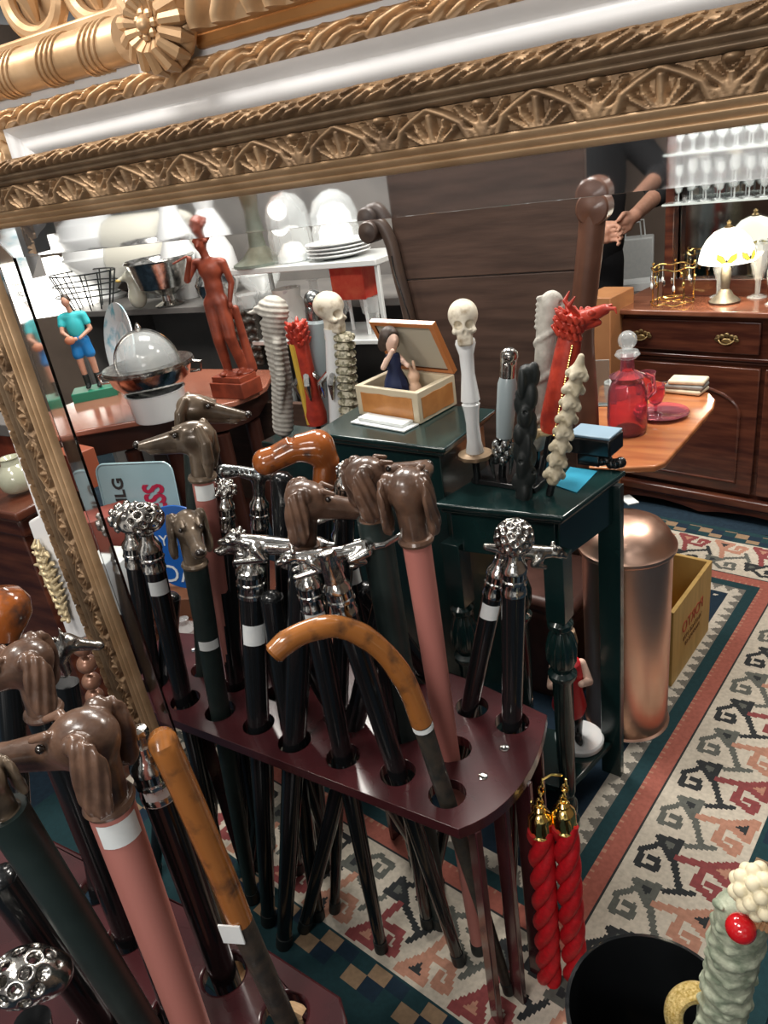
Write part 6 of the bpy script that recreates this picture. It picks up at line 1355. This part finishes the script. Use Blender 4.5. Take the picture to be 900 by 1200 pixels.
for i, u in enumerate((300, 320, 402, 440)):
    p = gl(u, ys+.18-.02*i, zS2+.0095); k = size(p, 1); o_ = MB().lathe([(10*k, 0), (3*k, 3*k), (3*k, 14*k), (12*k, 24*k), (14*k, 42*k), (12*k, 42*k), (0, 22*k)], n=20).build('glass_goblet', GLASS); o_.location = p
    tag(o_, 'clear glass goblet on the lower display shelf, ' + ('first from the statue', 'between the statue and the china jug', 'left of the red stool', 'by the dark scrolled post')[i], 'glass')
# ---- far wall display with bottles
YW = 4.3
t = thing('wall_shelves', 'wall shelving far behind the bow-fronted table, crowded with glass and china', 'shelf', (-3.2, YW, 0))
PALE = mat('pale_backing', (.30, .27, .24), (.14, .11, .09), rough=.5, scale=1.6)
MB().box((-3.2, YW+.16, 1.1), (4.2, .02, 2.2)).build('back_board', PALE, t)
shz = (.62, .92, 1.18, 1.42, 1.68)
for z in shz: MB().box((-3.2, YW, z), (4.2, .30, .02)).build('shelf_board', SHG, t)
for x in (-5.28, -3.9, -2.5, -1.12): MB().box((x, YW, 1.1), (.03, .30, 2.2)).build('side_panel', WALNUT, t)
KIND = [('bottle', [(.03, 0), (.036, .01), (.036, .10), (.014, .14), (.012, .18), (.015, .19), (0, .19)]), ('jar', [(.04, 0), (.05, .03), (.048, .09), (.03, .12), (.034, .13), (0, .15)]), ('vase', [(.03, 0), (.045, .05), (.03, .11), (.02, .14), (.032, .17), (.026, .17), (0, .12)])]
VM = [GLASS, PORC, mat('amber_glass', (.55, .25, .05), rough=.1, coat=1), CHROME, mat('green_ware', (.05, .25, .18), rough=.15, coat=1), BLUEW, mat('red_ware', (.45, .06, .04), rough=.15, coat=1), mat('black_ware', (.02, .02, .025), rough=.15, coat=1)]
protos = {}
rg = random.Random(11); MN = 'clear white amber silver green blue-patterned red black'.split()
for z in shz:
    for i in range(26):
        x = -5.1+i*.155+rg.uniform(-.02, .02)
        if min(abs(x-q_) for q_ in (-5.28, -3.9, -2.5, -1.12)) < .08: continue
        kd = rg.randrange(3); mi_ = rg.randrange(8); key = (kd, mi_)
        if key not in protos: o_ = MB().lathe(KIND[kd][1], n=18).build(KIND[kd][0], VM[mi_]); protos[key] = o_
        else: o_ = protos[key].copy(); COL.objects.link(o_)
        o_.location = (x, YW+rg.uniform(-.06, .04), z+.011); s_ = rg.uniform(.85, 1.1); o_.scale = (s_, s_, s_)
        tag(o_, '%s %s among the ware on the far wall shelves' % (MN[mi_], KIND[kd][0]), KIND[kd][0], '%s %ss on the far wall shelves' % (MN[mi_], KIND[kd][0]))
# side table and bag behind the person
p = aty(742, 345, 4.0); t = thing('side_table', 'dark side table with white papers behind the person', 'table', (p.x, 4.1, 0))
MB().box((p.x, 4.15, p.z-.012), (.34, .34, .024)).build('top', MAHOG, t, bev=.004)
for sx in (-1, 1):
    for sy in (-1, 1): MB().box((p.x+sx*.14, 4.15+sy*.14, (p.z-.024)/2), (.03, .03, p.z-.024)).build('leg', MAHOG, t)
q_ = Vector((p.x, 4.15, p.z)); o_ = MB().box(q_+Vector((0, 0, .02)), (.2, .15, .04), 20).build('paper_stack', LABEL, bev=.002); tag(o_, 'stack of white papers on the dark side table behind the person', 'papers')
q_ = aty(742, 300, 4.9); o_ = thing('white_bag', 'bright white paper bag behind the joined hands', 'bag', (q_.x, q_.y, 0)); MB().box((q_.x, q_.y, .67), (.24, .14, .34), 10).build('bag_body', LABEL, o_, bev=.01); MB().box((q_.x, q_.y, .25), (.4, .3, .5), 10).build('plinth', DARKW, o_, bev=.01)
for sx in (-1, 1): MB().tube([Vector((q_.x-.06, q_.y+sx*.05, .835)), Vector((q_.x-.05, q_.y+sx*.05, .93)), Vector((q_.x+.05, q_.y+sx*.05, .93)), Vector((q_.x+.06, q_.y+sx*.05, .835))], .005, 6).build('handle', LABEL, o_)

# ================================================================== under the bow-fronted table
ysn = 1.30; pc_ = aty(170, 610, ysn); k = size(pc_, 1)
t = thing('tray_sign', 'pale blue metal tray sign turned on its side with red and black lettering', 'sign', tuple(pc_))
w2, h2, rr = 50*k, 70*k, 12*k; pts = []
for cx0, cz0, a0 in ((w2-rr, h2-rr, 0), (-w2+rr, h2-rr, PI/2), (-w2+rr, -h2+rr, PI), (w2-rr, -h2+rr, 1.5*PI)):
    pts += [(cx0+rr*math.cos(a0+q_), cz0+rr*math.sin(a0+q_)) for q_ in np.linspace(0, PI/2, 6)]
ang = math.radians(YAW-14); xr = Vector((math.cos(ang), math.sin(ang), 0)); zr = (Vector((0, 0, 1))-xr*-.0+Vector((xr.y, -xr.x, 0))*-.12+xr*.0).normalized(); yr = zr.cross(xr)
Rs = Matrix((xr, zr, xr.cross(zr))).transposed()
b_ = MB(Matrix.Translation(pc_)@Rs.to_4x4()); b_.prism(pts, -.004, 0); b_.build('panel', mat('pale_blue_enamel', (.34, .50, .54), (.30, .45, .49), rough=.25, scale=8, coat=.6), t, bev=.002)
MB(Matrix.Translation(pc_)@Rs.to_4x4()).tube([(x, y, .001) for x, y in pts], .003, 8, closed=True).build('rolled_edge', MATS['pale_blue_enamel'], t)
R90 = Matrix(((0, -1, 0), (1, 0, 0), (0, 0, 1)))
RED2 = mat('sign_red', (.42, .02, .06), rough=.4)
text('GUINNESS', 38*k, RED2, t, Rs@Vector((22*k, -14*k, .0022)), Rs@R90, mirror=False, sx=.66, sy=1, bold=.03)
text('BUILG', 20*k, INK, t, Rs@Vector((-24*k, 26*k, .0022)), Rs@R90, sx=1, sy=1, bold=.03)
# blue round sign
pb2 = aty(212, 642, 1.2); k = size(pb2, 1); t = thing('round_sign', 'round blue sign with white lettering beside the facing dog head', 'sign', tuple(pb2))
M4 = Matrix.Translation(pb2)@Rs.to_4x4(); MB(M4).lathe([(0, -.005), (52*k, -.005), (53*k, -.002), (52*k, 0), (0, 0)], n=56).build('disc', mat('enamel_blue', (.01, .10, .40), rough=.25, coat=.6), t)
WL = mat('white_letters', (.70, .76, .80), rough=.4)
text('JOY T', 19*k, WL, t, Rs@Vector((-22*k, 9*k, .002)), Rs); text('DAY', 32*k, WL, t, Rs@Vector((0, -34*k, .002)), Rs)
# support for the signs and small boxes
def boxthing(name, u, v, y, d, m, label, cat, rz=0, bev=.003):
    p = aty(u, v, y); k = size(p, 1); o_ = MB().box((0, 0, 0), (d[0]*k, d[1]*k, d[2]*k)).build(name, m, bev=bev); o_.location = p; o_.rotation_euler = (0, 0, math.radians(YAW+rz)); tag(o_, label, cat); return o_, p, k
o_, p, k = boxthing('terracotta_box', 92, 548, 1.5, (44, 30, 46), mat('orange_terracotta', (.30, .08, .04), rough=.5), 'plain terracotta-coloured box at the mirror edge above the filigree knob', 'box', -38)
tb = p
o_, p, k = boxthing('brown_box', 132, 622, 1.22, (50, 40, 52), mat('red_brown_card', (.22, .05, .035), rough=.5), 'dark red-brown box behind the silver filigree knob', 'box', 25)
o_, p, k = boxthing('white_carton', 140, 680, 1.12, (50, 40, 70), mat('off_white_card', (.62, .66, .64), (.5, .52, .5), rough=.6, scale=20), 'off-white carton standing beneath the dark red-brown box', 'carton', -20)
o_, p, k = boxthing('tan_crate', 206, 712, 1.28, (120, 60, 60), mat('tan_wood', (.20, .08, .04), (.15, .06, .03), rough=.55, scale=8), 'tan wooden crate below the round blue sign', 'crate', -8)
p2_ = p
o_, pj, k = lathe_thing('glass_jar', 222, 752, .36, [(12, 0), (14, 6), (14, 20), (6, 26), (7, 32), (0, 34)], GLASS, 'small glass jar glimpsed behind the rack below the tan crate', 'jar')
# low bench that carries them
zb_ = min(p2_.z-.04, .6); t = thing('low_bench', 'dark low bench under the signs and crates', 'bench', (-1.5, 1.35, 0))
MB().box((-1.42, 1.36, .345), (.8, .44, .03), -7).build('seat', MAHOG, t, bev=.004)
for sx in (-1, 1):
    for sy in (-1, 1): MB().box((-1.42+sx*.34, 1.36+sy*.16, .165), (.05, .05, .33)).build('leg', MAHOG, t)

# ================================================================== real things left of the mirror, outside its frame
def P2(u, v, y): return aty(u, v, y)
yq = .95
pt = P2(18, 577, yq); k = size(pt, 1)
t = thing('dark_chest', 'dark mahogany chest beyond the left edge of the mirror frame', 'chest', (pt.x, yq+.1, 0))
XR = xi*1.02/.6-.01
MB().box((XR-.31, .94, pt.z-.012), (.62, .16, .024), 0).build('top', MAHOG, t, bev=.006, seg=3)
MB().box((XR-.32, .945, pt.z-.05), (.60, .145, .052), 0).build('moulding', MAHOG, t, bev=.010, seg=3)
MB().box((XR-.33, .95, (pt.z-.076)/2), (.56, .13, pt.z-.076), 0).build('body', MAHOG, t, bev=.004)
lathe_thing('celadon_pot', 24, 573, 0, [(15, 0), (19, 4), (21, 14), (19, 24), (11, 32), (10, 38), (12, 40), (9, 40), (0, 30)], mat('pale_olive_glaze', (.50, .50, .38), (.40, .41, .30), rough=.15, scale=12, coat=.8), 'small pale olive glazed pot on the dark chest left of the mirror', 'pot', y=yq-.0)
pw2 = P2(6, 505, 1.25); t = thing('grey_ledge', 'grey stone-like ledge above the olive pot at the left edge', 'shelf', (pw2.x, pw2.y, 0)); MB().box((pw2.x-.1, 1.3, pw2.z), (.34, .1, .04)).build('ledge', GREYW, t, bev=.004); MB().box((pw2.x-.1, 1.32, pw2.z/2-.02), (.32, .05, pw2.z-.04)).build('panel', TERRA, t)
# white carved panel
y_ = .66; pp_ = [P2(u, v, y_) for u, v in ((-2, 440), (33, 612), (84, 748), (100, 742), (56, 600), (6, 440))]
t = thing('picture_frame', 'white painted panel edge with gilt carved ornament, tucked behind the left of the mirror frame', 'frame', tuple(P2(66, 680, y_)))
hx_ = [P2(32, 612, y_), P2(52, 600, y_), P2(104, 745, y_), P2(82, 756, y_)]
b_ = MB(); vs = list(hx_)+[v+Vector((0, .03, 0)) for v in hx_]; b_.add(vs, [(3, 2, 1, 0), (4, 5, 6, 7), (0, 1, 5, 4), (1, 2, 6, 5), (2, 3, 7, 6), (3, 0, 4, 7)]); b_.build('panel', WHITE, t, bev=.004)
hy_ = [P2(-6, 462, y_), P2(16, 458, y_), P2(68, 620, y_), P2(45, 606, y_)]
b_ = MB(); vs = list(hy_)+[v+Vector((0, .02, 0)) for v in hy_]; b_.add(vs, [(3, 2, 1, 0), (4, 5, 6, 7), (0, 1, 5, 4), (1, 2, 6, 5), (2, 3, 7, 6), (3, 0, 4, 7)]); b_.build('upper_strip', WHITE, t, bev=.002)
o0 = P2(46, 640, y_-.008); o1 = P2(80, 725, y_-.008); oc = (o0+o1)/2; P = []
dvec = o1-o0; ldir = dvec.normalized(); sdir = Vector((ldir.z, 0, -ldir.x)); rg = random.Random(3)
for i in range(12):
    c = o0+dvec*(i/11)-oc
    for s in (-1, 1): e = c+sdir*s*.016*math.sin(PI*(i+.6)/12)*1.6-ldir*.012; P.append(('+', .002, chain([tuple(c), tuple(c+sdir*s*.008+Vector((0, -.006, 0))), tuple(e)], [.0035, .0042, .002])))

for i in range(46):
    w_q = rg.uniform(-1, 1); f_q = rg.uniform(.03, .97); c = o0+dvec*f_q-oc+sdir*.020*w_q*math.sin(PI*min(1, f_q*1.3+.1)); d2 = (sdir*w_q+ldir*rg.uniform(-.6, .6))*.012
    P.append(('+', .0015, cap(tuple(c), tuple(c+d2+Vector((0, -.004, 0))), .0048, .0022)))
P.append(('+', .003, cap(tuple(o0-oc), tuple(o1-oc), .003))); P.append(('+', .003, ell(tuple((dvec)*.05), (.010, .006, .013))))
place('gilt_ornament', sculpt('gilt_spray', P, .0012), mat('pale_gold_leaf', (.62, .50, .30), rough=.4, metal=.4), t, oc-Vector(t.location))
t = thing('bead_column', 'column of turned copper-brown beads beside the lower left of the mirror frame', 'ornament', tuple(P2(104, 790, .68)))
for i, (u, v, r) in enumerate(((88, 742, 8), (97, 758, 12), (102, 778, 12), (107, 798, 11), (111, 816, 11), (116, 834, 10))): c = P2(u, v, .68); MB().ball(c, r*size(c, 1), 20).build('bead', mat('copper_brown', (.34, .17, .11), rough=.3, metal=.4, coat=.5), t)
# red wooden strip at far left
a, b = P2(22, 735, .50), P2(64, 775, .50)
